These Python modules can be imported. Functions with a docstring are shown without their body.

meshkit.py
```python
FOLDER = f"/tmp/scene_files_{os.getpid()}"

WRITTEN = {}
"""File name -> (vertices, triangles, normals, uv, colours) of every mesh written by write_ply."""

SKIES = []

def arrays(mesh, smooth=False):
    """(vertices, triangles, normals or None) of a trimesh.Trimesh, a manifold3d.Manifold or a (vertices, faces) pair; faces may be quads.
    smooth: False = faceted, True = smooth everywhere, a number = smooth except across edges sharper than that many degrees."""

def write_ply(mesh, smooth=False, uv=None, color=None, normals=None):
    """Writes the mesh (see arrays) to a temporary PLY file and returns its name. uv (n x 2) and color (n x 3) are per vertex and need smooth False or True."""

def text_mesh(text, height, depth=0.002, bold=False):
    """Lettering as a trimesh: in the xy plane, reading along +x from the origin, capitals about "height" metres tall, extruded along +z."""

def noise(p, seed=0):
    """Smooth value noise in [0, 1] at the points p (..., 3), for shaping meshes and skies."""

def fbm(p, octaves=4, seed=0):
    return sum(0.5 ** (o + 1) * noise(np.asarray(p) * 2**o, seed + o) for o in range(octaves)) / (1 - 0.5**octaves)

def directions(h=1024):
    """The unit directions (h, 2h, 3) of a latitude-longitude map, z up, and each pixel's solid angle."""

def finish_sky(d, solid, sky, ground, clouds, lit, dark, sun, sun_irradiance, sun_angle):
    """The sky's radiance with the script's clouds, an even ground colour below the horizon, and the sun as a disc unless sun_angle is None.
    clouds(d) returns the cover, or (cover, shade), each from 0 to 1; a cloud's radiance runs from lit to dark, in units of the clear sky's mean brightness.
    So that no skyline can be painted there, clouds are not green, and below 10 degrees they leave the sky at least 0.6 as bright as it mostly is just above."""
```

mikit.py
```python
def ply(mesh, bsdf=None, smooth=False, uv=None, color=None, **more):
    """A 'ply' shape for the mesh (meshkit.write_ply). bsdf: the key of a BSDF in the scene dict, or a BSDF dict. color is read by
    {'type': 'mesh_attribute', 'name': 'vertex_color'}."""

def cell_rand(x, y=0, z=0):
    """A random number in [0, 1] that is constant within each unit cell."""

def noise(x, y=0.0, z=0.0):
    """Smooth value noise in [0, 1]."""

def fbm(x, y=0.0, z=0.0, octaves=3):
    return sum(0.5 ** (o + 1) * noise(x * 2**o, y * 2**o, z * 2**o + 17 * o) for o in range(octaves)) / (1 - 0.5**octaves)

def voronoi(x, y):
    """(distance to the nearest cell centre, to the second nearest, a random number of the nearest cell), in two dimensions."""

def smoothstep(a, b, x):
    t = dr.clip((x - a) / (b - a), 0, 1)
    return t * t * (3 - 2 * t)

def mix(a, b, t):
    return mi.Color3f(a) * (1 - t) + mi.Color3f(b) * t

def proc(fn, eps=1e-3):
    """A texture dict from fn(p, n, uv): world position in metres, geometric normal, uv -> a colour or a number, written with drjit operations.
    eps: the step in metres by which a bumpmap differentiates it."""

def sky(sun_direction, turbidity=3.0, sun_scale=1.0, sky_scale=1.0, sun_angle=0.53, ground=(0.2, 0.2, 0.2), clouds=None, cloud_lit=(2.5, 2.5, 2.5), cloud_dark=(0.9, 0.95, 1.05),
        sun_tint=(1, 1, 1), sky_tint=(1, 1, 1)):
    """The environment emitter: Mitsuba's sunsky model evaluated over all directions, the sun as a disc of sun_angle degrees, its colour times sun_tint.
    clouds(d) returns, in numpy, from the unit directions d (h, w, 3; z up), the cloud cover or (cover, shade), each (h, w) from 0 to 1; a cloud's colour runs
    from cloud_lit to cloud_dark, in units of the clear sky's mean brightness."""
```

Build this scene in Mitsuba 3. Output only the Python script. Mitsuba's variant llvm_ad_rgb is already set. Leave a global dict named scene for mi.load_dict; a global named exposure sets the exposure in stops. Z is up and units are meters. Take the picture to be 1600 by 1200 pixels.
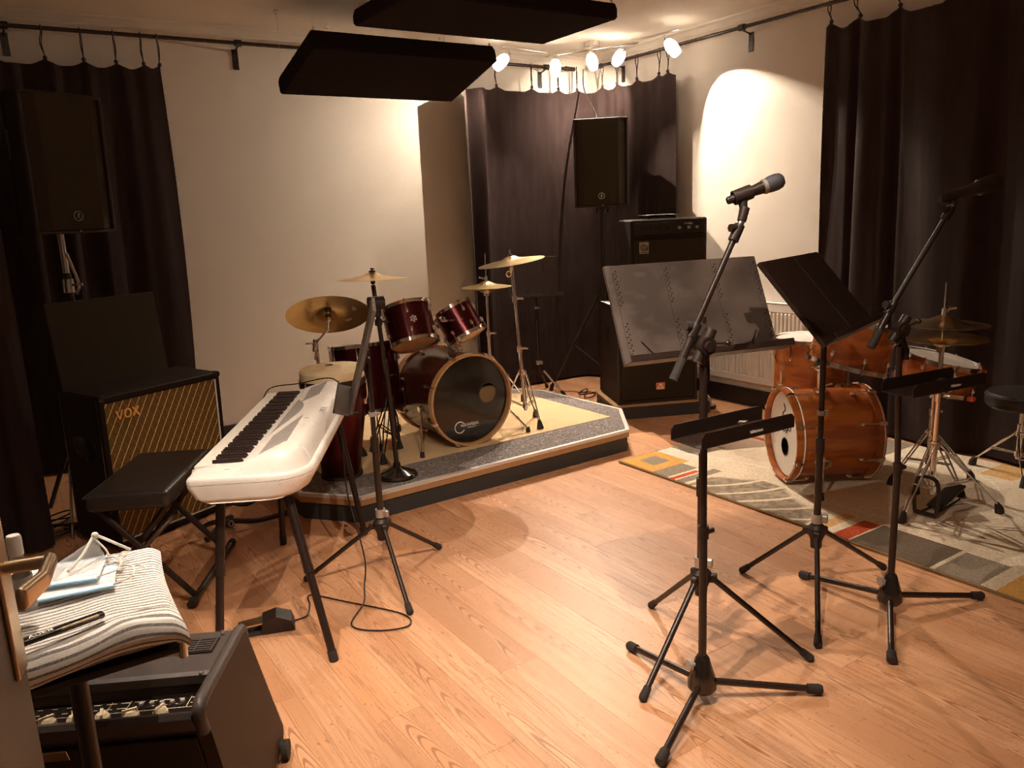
import math, random
import numpy as np, trimesh
import mitsuba as mi, drjit as dr
import mikit, meshkit
from mikit import proc, noise, fbm, voronoi, cell_rand, smoothstep, mix
from shapely.geometry import Polygon

scene, labels = {}, {}
T = mi.ScalarTransform4f
exposure = 0.22

# ---------------------------------------------------------------- camera
YAW, PITCH, ROLL, EYE = 0.5799, 0.2107, 0.04367, 1.5
_f = np.array([math.sin(YAW)*math.cos(PITCH), math.cos(YAW)*math.cos(PITCH), -math.sin(PITCH)])
_r = np.array([math.cos(YAW), -math.sin(YAW), 0.0])
_d = np.cross(_f, _r)
_up = math.sin(ROLL)*_r - math.cos(ROLL)*_d
scene['camera'] = {'type': 'perspective', 'fov': math.degrees(2*math.atan(800/1242.0)), 'fov_axis': 'x', 'near_clip': 0.05, 'far_clip': 60.0,
                   'to_world': T().look_at(origin=[0, 0, EYE], target=[float(a) for a in (np.array([0, 0, EYE])+_f)], up=[float(a) for a in _up])}

# ---------------------------------------------------------------- light (the lamps themselves are built further down)
WARM = np.array([1.0, 0.84, 0.66])
SHADE_CORNER, SHADE_NEAR = 16.0, 25.0        # radiance of the glowing glass shades
BEAM_CORNER, BEAM_NEAR = 13.0, 10.5            # intensity of the beams out of the shades' open ends

# ---------------------------------------------------------------- helpers
def V(*a): return np.array(a, float)
def unit(a): a = np.asarray(a, float); return a/np.linalg.norm(a)
def az(deg): a = math.radians(deg); return np.array([math.sin(a), math.cos(a), 0.0])

def frame(o, z=(0, 0, 1), x=None):
    z = unit(z)
    x = np.array(x if x is not None else ((1, 0, 0) if abs(z[0]) < 0.9 else (0, 1, 0)), float)
    x = unit(x - z*(x@z))
    m = np.eye(4); m[:3, 0], m[:3, 1], m[:3, 2], m[:3, 3] = x, np.cross(z, x), z, o
    return m

def boxframe(o, yaw, tilt=0.0):
    """Local x = right as one faces the front, y = backwards, z = up; the front faces azimuth yaw, leaning back by tilt degrees."""
    n, t = az(yaw), math.radians(tilt)
    up = np.array([0, 0, 1])*math.cos(t) - n*math.sin(t)
    n2 = n*math.cos(t) + np.array([0, 0, 1])*math.sin(t)
    m = np.eye(4); m[:3, 0], m[:3, 1], m[:3, 2], m[:3, 3] = (-n[1], n[0], 0), -n2, up, o
    return m

def at(m, p): return (np.asarray(m) @ np.append(np.asarray(p, float), 1))[:3]
def shift(x=0, y=0, z=0): m = np.eye(4); m[:3, 3] = x, y, z; return m
def turn(deg, axis=(0, 0, 1), point=None): return trimesh.transformations.rotation_matrix(math.radians(deg), axis, point)
def xf(mesh, m): mesh = mesh.copy(); mesh.apply_transform(m); return mesh
def M(v, f): return trimesh.Trimesh(np.asarray(v, float), np.asarray(f, int), process=False)
def join(*ms): return trimesh.util.concatenate([m for m in ms])

def tube(pts, r, n=10, closed=False):
    p = np.asarray(pts, float); k = len(p); r = np.broadcast_to(r, k)
    if closed: t = np.roll(p, -1, 0) - np.roll(p, 1, 0)
    else: t = np.gradient(p, axis=0)
    t = t/np.maximum(np.linalg.norm(t, axis=1, keepdims=True), 1e-12)
    a = unit(np.cross(t[0], (0, 0, 1) if abs(t[0][2]) < 0.9 else (1, 0, 0)))
    ang = np.arange(n)*2*np.pi/n; v = []
    for i in range(k):
        a = unit(a - t[i]*(a@t[i])); b = np.cross(t[i], a)
        v.append(p[i] + r[i]*(np.cos(ang)[:, None]*a + np.sin(ang)[:, None]*b))
    v = np.vstack(v); f = []
    for i in range(k if closed else k-1):
        j = (i+1) % k
        for q in range(n):
            w = (q+1) % n
            f += [[i*n+q, i*n+w, j*n+w], [i*n+q, j*n+w, j*n+q]]
    if not closed:
        v = np.vstack([v, p[0], p[-1]]); c = k*n
        for q in range(n):
            w = (q+1) % n
            f += [[c, w, q], [c+1, (k-1)*n+q, (k-1)*n+w]]
    return M(v, f)

def rod(a, b, r0, r1=None, n=12): return tube([a, b], [r0, r0 if r1 is None else r1], n)

def lathe(prof, n=32, closed=False):
    p = np.asarray(prof, float); k = len(p); ang = np.arange(n)*2*np.pi/n
    v = np.stack([np.outer(p[:, 0], np.cos(ang)), np.outer(p[:, 0], np.sin(ang)), np.repeat(p[:, 1:2], n, 1)], -1).reshape(-1, 3)
    f = []
    for i in range(k if closed else k-1):
        j = (i+1) % k
        for q in range(n):
            w = (q+1) % n
            if p[i, 0] > 1e-9: f.append([i*n+q, i*n+w, j*n+w])
            if p[j, 0] > 1e-9: f.append([i*n+q, j*n+w, j*n+q])
    return M(v, f)

def ring(r0, r1, z0, z1, n=40): return lathe([(r0, z0), (r1, z0), (r1, z1), (r0, z1)], n, True)
def disc(r, z=0.0, n=40): return lathe([(0, z), (r, z)], n)
def hull(p): h = trimesh.convex.convex_hull(np.asarray(p, float)); return M(h.vertices, h.faces)

def cbox(sx, sy, sz, b=0.003, c=(0, 0, 0)):
    """A box with chamfered edges around c."""
    p = []
    for k in range(3):
        q = np.array([sx, sy, sz])/2 - b; q[k] += b
        p += [q*s for s in np.array(np.meshgrid([-1, 1], [-1, 1], [-1, 1])).reshape(3, -1).T]
    return hull(np.array(p)+np.asarray(c, float))

_ball = trimesh.creation.icosphere(1)
def rbox(sx, sy, sz, r, c=(0, 0, 0)):
    p = [ _ball.vertices*r + (np.array([sx, sy, sz])/2-r)*s for s in np.array(np.meshgrid([-1, 1], [-1, 1], [-1, 1])).reshape(3, -1).T]
    return hull(np.vstack(p)+np.asarray(c, float))
def ball(r, c=(0, 0, 0), s=2): m = trimesh.creation.icosphere(s, r); m.apply_translation(c); return m
def prism(poly, h): return trimesh.creation.extrude_polygon(Polygon(poly), h, engine='earcut')
def bez(pts, n=24):
    """A smooth curve through the points (Catmull-Rom)."""
    p = np.asarray(pts, float); p = np.vstack([2*p[0]-p[1], p, 2*p[-1]-p[-2]]); out = []
    for i in range(1, len(p)-2):
        for t in np.linspace(0, 1, n, endpoint=False):
            out.append(0.5*(2*p[i] + (p[i+1]-p[i-1])*t + (2*p[i-1]-5*p[i]+4*p[i+1]-p[i+2])*t*t + (3*p[i]-p[i-1]-3*p[i+1]+p[i+2])*t**3))
    return np.array(out+[p[-2]])

used = set()
def numbered(k):
    n, i = k, 0
    while n in used: i += 1; n = f'{k}_{i:03d}'
    used.add(n); return n
def obj(name, mesh, mat, parent=None, smooth=32, m=None, label=None, **more):
    key = numbered(name if parent is None else parent+'__'+name)
    if m is not None: mesh = xf(mesh, m)
    scene[key] = mikit.ply(mesh, mat, smooth=smooth, **more)
    if label: labels[key] = {'label': label}
    return key
def thing(name, label, cat, group=None):
    key = numbered(name); labels[key] = {'label': label, 'category': cat}
    if group: labels[key]['group'] = group
    return key
def tag(key, label, cat, group=None):
    labels[key] = {'label': label, 'category': cat}
    if group: labels[key]['group'] = group
    return key
def struct(name, mesh, mat, parent=None, smooth=False, label=None, m=None):
    key = obj(name, mesh, mat, parent, smooth, m)
    if parent is None: labels[key] = {'kind': 'structure', 'label': label or name}
    return key

# ---------------------------------------------------------------- materials
def mat(key, base, rough=0.5, metal=0.0, spec=0.5, coat=0.0, coatg=0.9, bump=None, **more):
    b = {'type': 'principled', 'base_color': base if isinstance(base, dict) else {'type': 'rgb', 'value': list(base)}, 'roughness': rough, 'metallic': metal, 'specular': spec, **more}
    if coat: b |= {'clearcoat': coat, 'clearcoat_gloss': coatg}
    if bump: b = {'type': 'bumpmap', 'arbitrary': proc(bump[0], bump[2] if len(bump) > 2 else 1e-3), 'scale': bump[1], 'bsdf': b}
    scene[key] = {'type': 'twosided', 'bsdf': b}
    return key

WOODA, WOODB, WOODC = (0.66, 0.36, 0.205), (0.54, 0.265, 0.135), (0.30, 0.12, 0.05)
def floor_tex(seed):
    def fn(p, n, uv):
        w = (p.x-1.40)/0.15
        col = dr.floor(w); xc = w-col
        off = cell_rand(col, seed)*37.0 + seed*11.3
        y = p.y + off
        wob = noise(y*0.9, off, seed)-0.5
        g = dr.square(xc-0.5+0.7*wob)*5.5 + y*0.9 + 0.85*fbm(p.x*9+off, y*1.7, seed, 3)
        line = 0.5+0.5*dr.sin(g*64)
        fine = fbm(p.x*130, y*4.5, seed+3, 2); dash = smoothstep(0.60, 0.80, noise(p.x*190, y*11, seed+21))*smoothstep(0.4, 0.6, noise(p.x*14, y*2.2, seed+23))
        patch = smoothstep(0.36, 0.66, fbm(p.x*5+off, y*1.1, seed+5, 2))
        c = mix(WOODA, WOODB, smoothstep(0.3, 0.75, fbm(p.x*7+off, y*0.9, seed+9, 3)))
        c = mix(c, WOODB, smoothstep(0.35, 0.75, fine)*0.7)
        c = mix(c, WOODC, smoothstep(0.66, 1.0, line)*(0.10+0.62*patch))
        c = mix(c, WOODC, dash*0.38)
        fleck = smoothstep(0.90, 0.94, noise(p.x*170, y*60, seed+13))
        c = mix(c, WOODC, fleck*0.55)
        return c*(0.90+0.20*cell_rand(col, seed+40))
    return fn
FLOORS = [mat(f'mat_plank_{i}', proc(floor_tex(i+1)), 0.42, spec=0.35) for i in range(5)]
mat('mat_subfloor', (0.16, 0.075, 0.035), 0.8)
def wall_tex(p, n, uv): return mix((0.67, 0.60, 0.525), (0.72, 0.65, 0.57), fbm(p.x*3, p.y*3, p.z*1.2, 3))
mat('mat_wall', proc(wall_tex), 0.85, spec=0.2)
def ceil_tex(p, n, uv): return mix((0.66, 0.585, 0.50), (0.70, 0.62, 0.53), fbm(p.x*2, p.y*2, 0.0, 2))
mat('mat_ceiling', proc(ceil_tex), 0.8, spec=0.2)
mat('mat_coving', (0.68, 0.60, 0.51), 0.6)
def curtain_tex(p, n, uv): return mix((0.023, 0.0125, 0.011), (0.034, 0.021, 0.0195), fbm(p.x*40+p.y*40, p.z*6, 0.0, 2))
mat('mat_curtain', proc(curtain_tex), 0.85, spec=0.15, sheen=0.35)
mat('mat_panel_fabric', (0.016, 0.010, 0.009), 0.95, spec=0.05)
mat('mat_black_metal', (0.020, 0.0105, 0.008), 0.36, spec=0.5)
mat('mat_black_gloss', (0.010, 0.007, 0.006), 0.14, spec=0.6, coat=0.5)
mat('mat_black_plastic', (0.020, 0.0105, 0.008), 0.5, spec=0.4)
mat('mat_rubber', (0.035, 0.028, 0.025), 0.75, spec=0.25)
mat('mat_tolex', (0.016, 0.008, 0.006), 0.6, spec=0.2, bump=(lambda p, n, uv: noise(p.x*350, p.y*350, p.z*350), 0.0006))
mat('mat_amp_vinyl', (0.050, 0.036, 0.033), 0.5, spec=0.45, bump=(lambda p, n, uv: noise(p.x*500, p.y*500, p.z*500), 0.0005))
mat('mat_amp_side', (0.034, 0.017, 0.009), 0.6, spec=0.2, bump=(lambda p, n, uv: noise(p.x*500, p.y*500, p.z*500), 0.0005))
mat('mat_leather', (0.024, 0.018, 0.015), 0.38, spec=0.5, bump=(lambda p, n, uv: fbm(p.x*120, p.y*120, p.z*120, 2), 0.0008))
mat('mat_grille_black', (0.030, 0.021, 0.012), 0.75, spec=0.15)
mat('mat_chrome', (0.84, 0.81, 0.78), 0.09, metal=1.0)
mat('mat_satin_steel', (0.62, 0.57, 0.52), 0.3, metal=1.0)
mat('mat_silver_paint', (0.42, 0.39, 0.36), 0.4, metal=0.6)
mat('mat_brass_satin', (0.66, 0.50, 0.33), 0.3, metal=1.0)
def cym_tex(p, n, uv): return mix((0.74, 0.50, 0.22), (0.86, 0.64, 0.34), fbm(p.x*24, p.y*24, p.z*24, 2))
mat('mat_cymbal', proc(cym_tex), 0.27, metal=1.0)
mat('mat_red_lacquer', (0.060, 0.001, 0.003), 0.24, metal=0.7, spec=0.3, coat=0.35, coatg=0.98)
mat('mat_dark_lacquer', (0.045, 0.010, 0.007), 0.22, spec=0.5, coat=1.0, coatg=0.96)
def maple_tex(p, n, uv): return mix((0.44, 0.23, 0.09), (0.56, 0.32, 0.15), fbm(p.x*30, p.y*30, p.z*30, 2))
mat('mat_maple_hoop', proc(maple_tex), 0.35, coat=0.4)
def orange_tex(p, n, uv):
    g = fbm(p.x*9+p.y*9, p.z*34, p.y*6, 3)
    return mix((0.40, 0.115, 0.017), (0.24, 0.054, 0.008), smoothstep(0.3, 0.7, g))
mat('mat_orange_stain', proc(orange_tex), 0.32, spec=0.5, coat=0.8, coatg=0.9)
mat('mat_head_white', (0.70, 0.66, 0.60), 0.55)
mat('mat_head_tan', (0.85, 0.54, 0.27), 0.25, spec=0.5)
mat('mat_head_black', (0.010, 0.007, 0.006), 0.10, spec=0.6)
mat('mat_white_paint', (0.76, 0.72, 0.66), 0.4)
def skin_tex(p, n, uv): return mix((0.66, 0.50, 0.29), (0.78, 0.63, 0.42), fbm(p.x*18, p.y*18, 0.0, 3))
mat('mat_skin_head', proc(skin_tex), 0.6)
def keyb_tex(p, n, uv):
    s = smoothstep(0.82, 0.88, noise(p.x*130, p.y*130, p.z*300))*smoothstep(0.62, 0.72, noise(p.x*9, p.y*9, p.z*30))
    return mix((0.80, 0.745, 0.69), (0.30, 0.22, 0.18), s*0.7)
mat('mat_keyboard_white', proc(keyb_tex), 0.32, spec=0.5)
mat('mat_key_white', (0.84, 0.80, 0.71), 0.25)
mat('mat_key_black', (0.020, 0.011, 0.010), 0.3)
mat('mat_keyboard_grey', (0.33, 0.295, 0.28), 0.5)
def carpet_tex(p, n, uv):
    a = noise(p.x*150, p.y*150, p.z*150); b = noise(p.x*70+5, p.y*70, 3.0)
    return mix(mix((0.11, 0.094, 0.088), (0.31, 0.265, 0.25), smoothstep(0.35, 0.75, a)), (0.17, 0.145, 0.14), smoothstep(0.4, 0.6, b)*0.6)
mat('mat_grey_carpet', proc(carpet_tex), 0.95, spec=0.1)
def mat_tex(p, n, uv):
    a = noise(p.x*300, p.y*300, 1.0)
    return mix((0.50, 0.35, 0.195), (0.66, 0.485, 0.29), 0.5*a+0.5*fbm(p.x*6, p.y*6, 0.0, 2))
mat('mat_sisal', proc(mat_tex), 0.9, spec=0.1)
mat('mat_riser_side', (0.034, 0.036, 0.038), 0.6)
mat('mat_aluminium', (0.74, 0.70, 0.66), 0.38, metal=0.45)
mat('mat_ply_edge', (0.40, 0.23, 0.11), 0.6)
mat('mat_skirting', (0.018, 0.014, 0.013), 0.5)
mat('mat_radiator', (0.82, 0.755, 0.67), 0.4)
mat('mat_paper', (0.80, 0.77, 0.71), 0.8)
mat('mat_letter_white', (0.78, 0.75, 0.72), 0.6)
mat('mat_letter_gold', (0.85, 0.60, 0.22), 0.25, metal=0.9)
mat('mat_orange_print', (0.75, 0.20, 0.07), 0.5)
mat('mat_red_plastic', (0.80, 0.12, 0.04), 0.4)
mat('mat_cream_knob', (0.72, 0.60, 0.42), 0.4)
mat('mat_door', (0.13, 0.115, 0.095), 0.5)
mat('mat_mask_blue', (0.30, 0.52, 0.72), 0.8)
mat('mat_mask_white', (0.84, 0.86, 0.87), 0.8)
mat('mat_mic_grille', (0.16, 0.165, 0.20), 0.38, metal=0.8, bump=(lambda p, n, uv: noise(p.x*900, p.y*900, p.z*900), 0.0012, 3e-4))
scene['mat_clear'] = {'type': 'thindielectric', 'int_ior': 1.35}
scene['mat_film'] = {'type': 'blendbsdf', 'weight': 0.16, 'a': {'type': 'thindielectric', 'int_ior': 1.5}, 'b': {'type': 'twosided', 'bsdf': {'type': 'diffuse', 'reflectance': {'type': 'rgb', 'value': [.8, .8, .8]}}}}
def dust_tex(p, n, uv):
    a = fbm(p.x*6, p.y*6, p.z*6, 3); b = smoothstep(0.55, 0.8, fbm(p.x*22+3, p.y*22, p.z*30, 3))
    return mix(mix((0.038, 0.027, 0.023), (0.085, 0.063, 0.054), smoothstep(0.3, 0.7, a)), (0.15, 0.118, 0.105), b*0.10)
mat('mat_dusty_desk', proc(dust_tex), 0.42, spec=0.45)
def vox_tex(p, n, uv):
    w = 0.004*(noise(uv.x*30, uv.y*30, 0.0)-0.5)
    a = (uv.x*1.75-uv.y)/0.074+w*9; b = (uv.x*1.75+uv.y)/0.074+w*9
    la = dr.abs(a-dr.floor(a)-0.5); lb = dr.abs(b-dr.floor(b)-0.5)
    c = mix((0.125, 0.064, 0.012), (0.19, 0.10, 0.024), noise(uv.x*240, uv.y*240, 0.0))
    c = mix(c, (0.30, 0.175, 0.06), smoothstep(0.05, 0.02, lb)*0.6)
    return mix(c, (0.78, 0.55, 0.27), smoothstep(0.075, 0.035, la))
mat('mat_diamond_cloth', proc(vox_tex), 0.6)
def towel_tex(p, n, uv):
    s = 0.5+0.5*dr.sin(uv.y*2*math.pi)
    c = mix((0.80, 0.77, 0.73), (0.19, 0.17, 0.175), smoothstep(0.62, 0.86, s))
    return mix(c, (0.55, 0.50, 0.48), 0.35*smoothstep(0.4, 0.8, noise(p.x*500, p.y*500, p.z*500)))
mat('mat_towel', proc(towel_tex), 0.95, spec=0.05)
mat('mat_towel_fringe', (0.30, 0.26, 0.25), 0.95, bump=(lambda p, n, uv: noise(p.x*400, p.y*400, p.z*400), 0.002))
GREYR, CREAM, OCHRE, REDR, DARKR = (0.28, 0.225, 0.175), (0.70, 0.585, 0.44), (0.62, 0.34, 0.10), (0.56, 0.10, 0.045), (0.155, 0.115, 0.085)
def rug_tex(p, n, uv):
    a = p.x-3.05; b = 3.50-p.y
    def rect(a0, a1, b0, b1): return dr.select((a > a0) & (a < a1) & (b > b0) & (b < b1), 1.0, 0.0)
    c = mi.Color3f(*CREAM)
    def put(c, col, m): return mix(c, col, m)
    c = mix(c, (0.58, 0.475, 0.36), smoothstep(0.45, 0.6, fbm(p.x*2.2, p.y*2.2, 0.0, 2))*0.6)
    r1 = dr.sqrt(dr.square(a-0.95)+dr.square(b-1.35))            # pale arcs woven into the middle
    c = put(c, (0.74, 0.66, 0.55), smoothstep(0.014, 0.006, dr.abs(r1-0.33))+smoothstep(0.012, 0.005, dr.abs(r1-0.62)))
    c = put(c, (0.70, 0.61, 0.50), smoothstep(0.012, 0.005, dr.abs(a-0.38-0.25*b)))
    leaf = rect(-0.1, 0.34, 0.56, 1.30)                           # grey leaf fronds along the near edge
    bb = b*1.0-a*0.9+1.1*a*a+0.02*dr.sin(b*7); fr = dr.abs(bb/0.165-dr.floor(bb/0.165)-0.5)
    hump = 0.30-0.22*dr.abs(dr.sin((b-0.1)*4.2))
    c = put(c, (0.30, 0.235, 0.175), leaf*smoothstep(0.055, 0.11, fr)*(0.75+0.5*noise(p.x*40, p.y*40, 0.0))*smoothstep(hump+0.14, hump+0.08, a))
    c = put(c, OCHRE, rect(-0.1, 0.30, -0.1, 0.28)); c = put(c, GREYR, rect(0.09, 0.22, 0.07, 0.20))
    c = put(c, (0.66, 0.58, 0.48), rect(0.30, 0.42, -0.1, 0.30)); c = put(c, GREYR, rect(0.42, 0.66, -0.1, 0.24))
    c = put(c, (0.40, 0.35, 0.30), rect(0.66, 0.95, -0.1, 0.18)); c = put(c, REDR, rect(0.95, 0.99, -0.1, 0.30))
    c = put(c, GREYR, rect(-0.1, 0.24, 0.28, 0.40)); c = put(c, REDR, rect(-0.1, 0.20, 0.42, 0.455)); c = put(c, GREYR, rect(-0.1, 0.30, 0.47, 0.53))
    c = put(c, OCHRE, rect(-0.1, 0.26, 1.34, 1.40)*0.8); c = put(c, REDR, rect(-0.1, 0.25, 1.45, 1.53))
    c = put(c, DARKR, rect(-0.1, 0.26, 1.54, 1.90)); c = put(c, GREYR, rect(-0.1, 0.25, 1.92, 2.10))
    c = put(c, OCHRE, rect(-0.1, 0.30, 2.16, 2.46)); c = put(c, GREYR, rect(0.09, 0.21, 2.24, 2.38))
    c = put(c, GREYR, rect(1.25, 1.8, 0.62, 0.95)); c = put(c, REDR, rect(1.2, 1.8, 0.52, 0.58)); c = put(c, OCHRE, rect(1.30, 1.8, 1.45, 1.62)*0.8)
    c = put(c, (0.42, 0.37, 0.31), rect(1.22, 1.8, 1.0, 1.4)*smoothstep(0.4, 0.5, noise(p.x*5, p.y*5, 2.0)))
    return c*(0.74+0.5*noise(p.x*260, p.y*260, 0.0))
mat('mat_rug', proc(rug_tex), 0.95, spec=0.05)
mat('mat_rug_edge', (0.24, 0.16, 0.08), 0.95, spec=0.05)
# ================================================================ the room
XR, YL, ZC, XW, YN = 4.72, 5.78, 2.80, -1.6, -1.6
struct('floor', cbox(XR-XW+0.4, YL-YN+0.4, 0.2, c=((XR+XW)/2, (YL+YN)/2, -0.1125)), 'mat_subfloor', label='warm oak plank floor of the rehearsal room')
rng = random.Random(4)
PW, PL = 0.15, 1.25
phases = {0: .15, 5: .14, -2: .80, -4: .80, 2: .15}
whole = [mikit.ply(cbox(PW-0.0005, PL-0.0005, 0.012, 0.0004), f, smooth=False) for f in FLOORS]
for col in range(-10, 23):
    ph = phases.get(col, rng.choice([.15, .80, .47, 1.1, .62]) + rng.uniform(-.02, .02))
    x = 1.40+PW*(col+0.5); y = ph-PL*math.ceil((ph+0.4)/PL)
    while y < YL:
        k = rng.randrange(5)
        if y >= -0.5 or True:
            y1 = min(y+PL, YL)
            key = numbered('floor__plank')
            if y1-y > PL-0.01: scene[key] = {**whole[k], 'to_world': T().translate([x, y+PL/2, -0.006])}
            elif y1-y > 0.01: scene[key] = mikit.ply(cbox(PW-0.0005, y1-y-0.0005, 0.012, 0.0004, c=(x, (y+y1)/2, -0.006)), FLOORS[k], smooth=False)
        y += PL
TH = 0.12
struct('wall_back', cbox(XR-XW+2*TH, TH, ZC+0.1, 0.001, ((XR+XW)/2, YL+TH/2, ZC/2)), 'mat_wall', label='pale wall behind the drum riser')
struct('wall_right', cbox(TH, YL-YN, ZC+0.1, 0.001, (XR+TH/2, (YL+YN)/2, ZC/2)), 'mat_wall', label='pale wall with the radiator')
struct('wall_left', cbox(TH, YL-YN, ZC+0.1, 0.001, (XW-TH/2, (YL+YN)/2, ZC/2)), 'mat_wall', label='left wall')
struct('wall_near', cbox(XR-XW+2*TH, TH, ZC+0.1, 0.001, ((XR+XW)/2, YN-TH/2, ZC/2)), 'mat_wall', label='wall behind the camera')
struct('ceiling', cbox(XR-XW+2*TH, YL-YN+2*TH, 0.1, 0.001, ((XR+XW)/2, (YL+YN)/2, ZC+0.05)), 'mat_ceiling', label='plain pale ceiling')
cove = [(0, 0), (0.055, 0), (0.05, -0.012), (0.03, -0.022), (0.012, -0.045), (0.010, -0.055), (0, -0.055)]
def coving(a, b, inward):
    a, b = V(*a), V(*b); d = unit(b-a); m = np.eye(4)
    m[:3, 0], m[:3, 1], m[:3, 2], m[:3, 3] = inward, (0, 0, 1), d, a
    return xf(prism(cove, float(np.linalg.norm(b-a))), m)
struct('trim_1', coving((XW, YL, ZC), (XR, YL, ZC), (0, -1, 0)), 'mat_coving', label='narrow coving along the back wall')
struct('trim_2', coving((XR, YL, ZC), (XR, YN, ZC), (-1, 0, 0)), 'mat_coving', label='narrow coving along the right wall')
struct('baseboard_back', cbox(XR-XW, 0.018, 0.10, 0.003, ((XR+XW)/2, YL-0.009, 0.05)), 'mat_skirting', label='dark skirting on the back wall')
struct('baseboard_right', cbox(0.02, YL-YN-0.02, 0.132, 0.004, (XR-0.010, (YL+YN)/2-0.01, 0.066)), 'mat_skirting', label='dark skirting under the radiator')

# ---------------------------------------------------------------- the open door at the left edge
hinge, edge = V(-0.245, 0.50, 0), V(-0.030, 1.30, 0)
dd = unit(edge-hinge); dn = V(dd[1], -dd[0], 0)
dm = np.eye(4); dm[:3, 0], dm[:3, 1], dm[:3, 3] = dd, dn, hinge
L = float(np.linalg.norm(edge-hinge))
dkey = struct('door_1', cbox(L, 0.042, 2.03, 0.002, (L/2, -0.021, 1.02)), 'mat_door', m=dm, label='open dark door at the left edge with a lever handle')
struct('door_plate', rbox(0.045, 0.007, 0.235, 0.003, (L-0.035, 0.0035, 1.0)), 'mat_brass_satin', dkey, 32, m=dm)
hk = struct('door_handle', join(tube(bez([(L-0.035, 0.004, 1.046), (L-0.034, 0.03, 1.046), (L-0.033, 0.064, 1.046)], 6), 0.0095, 14),
            hull(np.vstack([ball(.0085, (L-.032, .063, 1.046+s*.0035), 1).vertices for s in (-1, 1)]+[ball(.0075, (L-.10, .068, 1.046+s*.006), 1).vertices for s in (-1, 1)])), hull(np.vstack([ball(.0075, (L-.10, .068, 1.046+s*.006), 1).vertices for s in (-1, 1)]+[ball(.007, (L-.155, .055, 1.046+s*.009), 1).vertices for s in (-1, 1)]))), 'mat_brass_satin', dkey, 40, m=dm)

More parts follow.
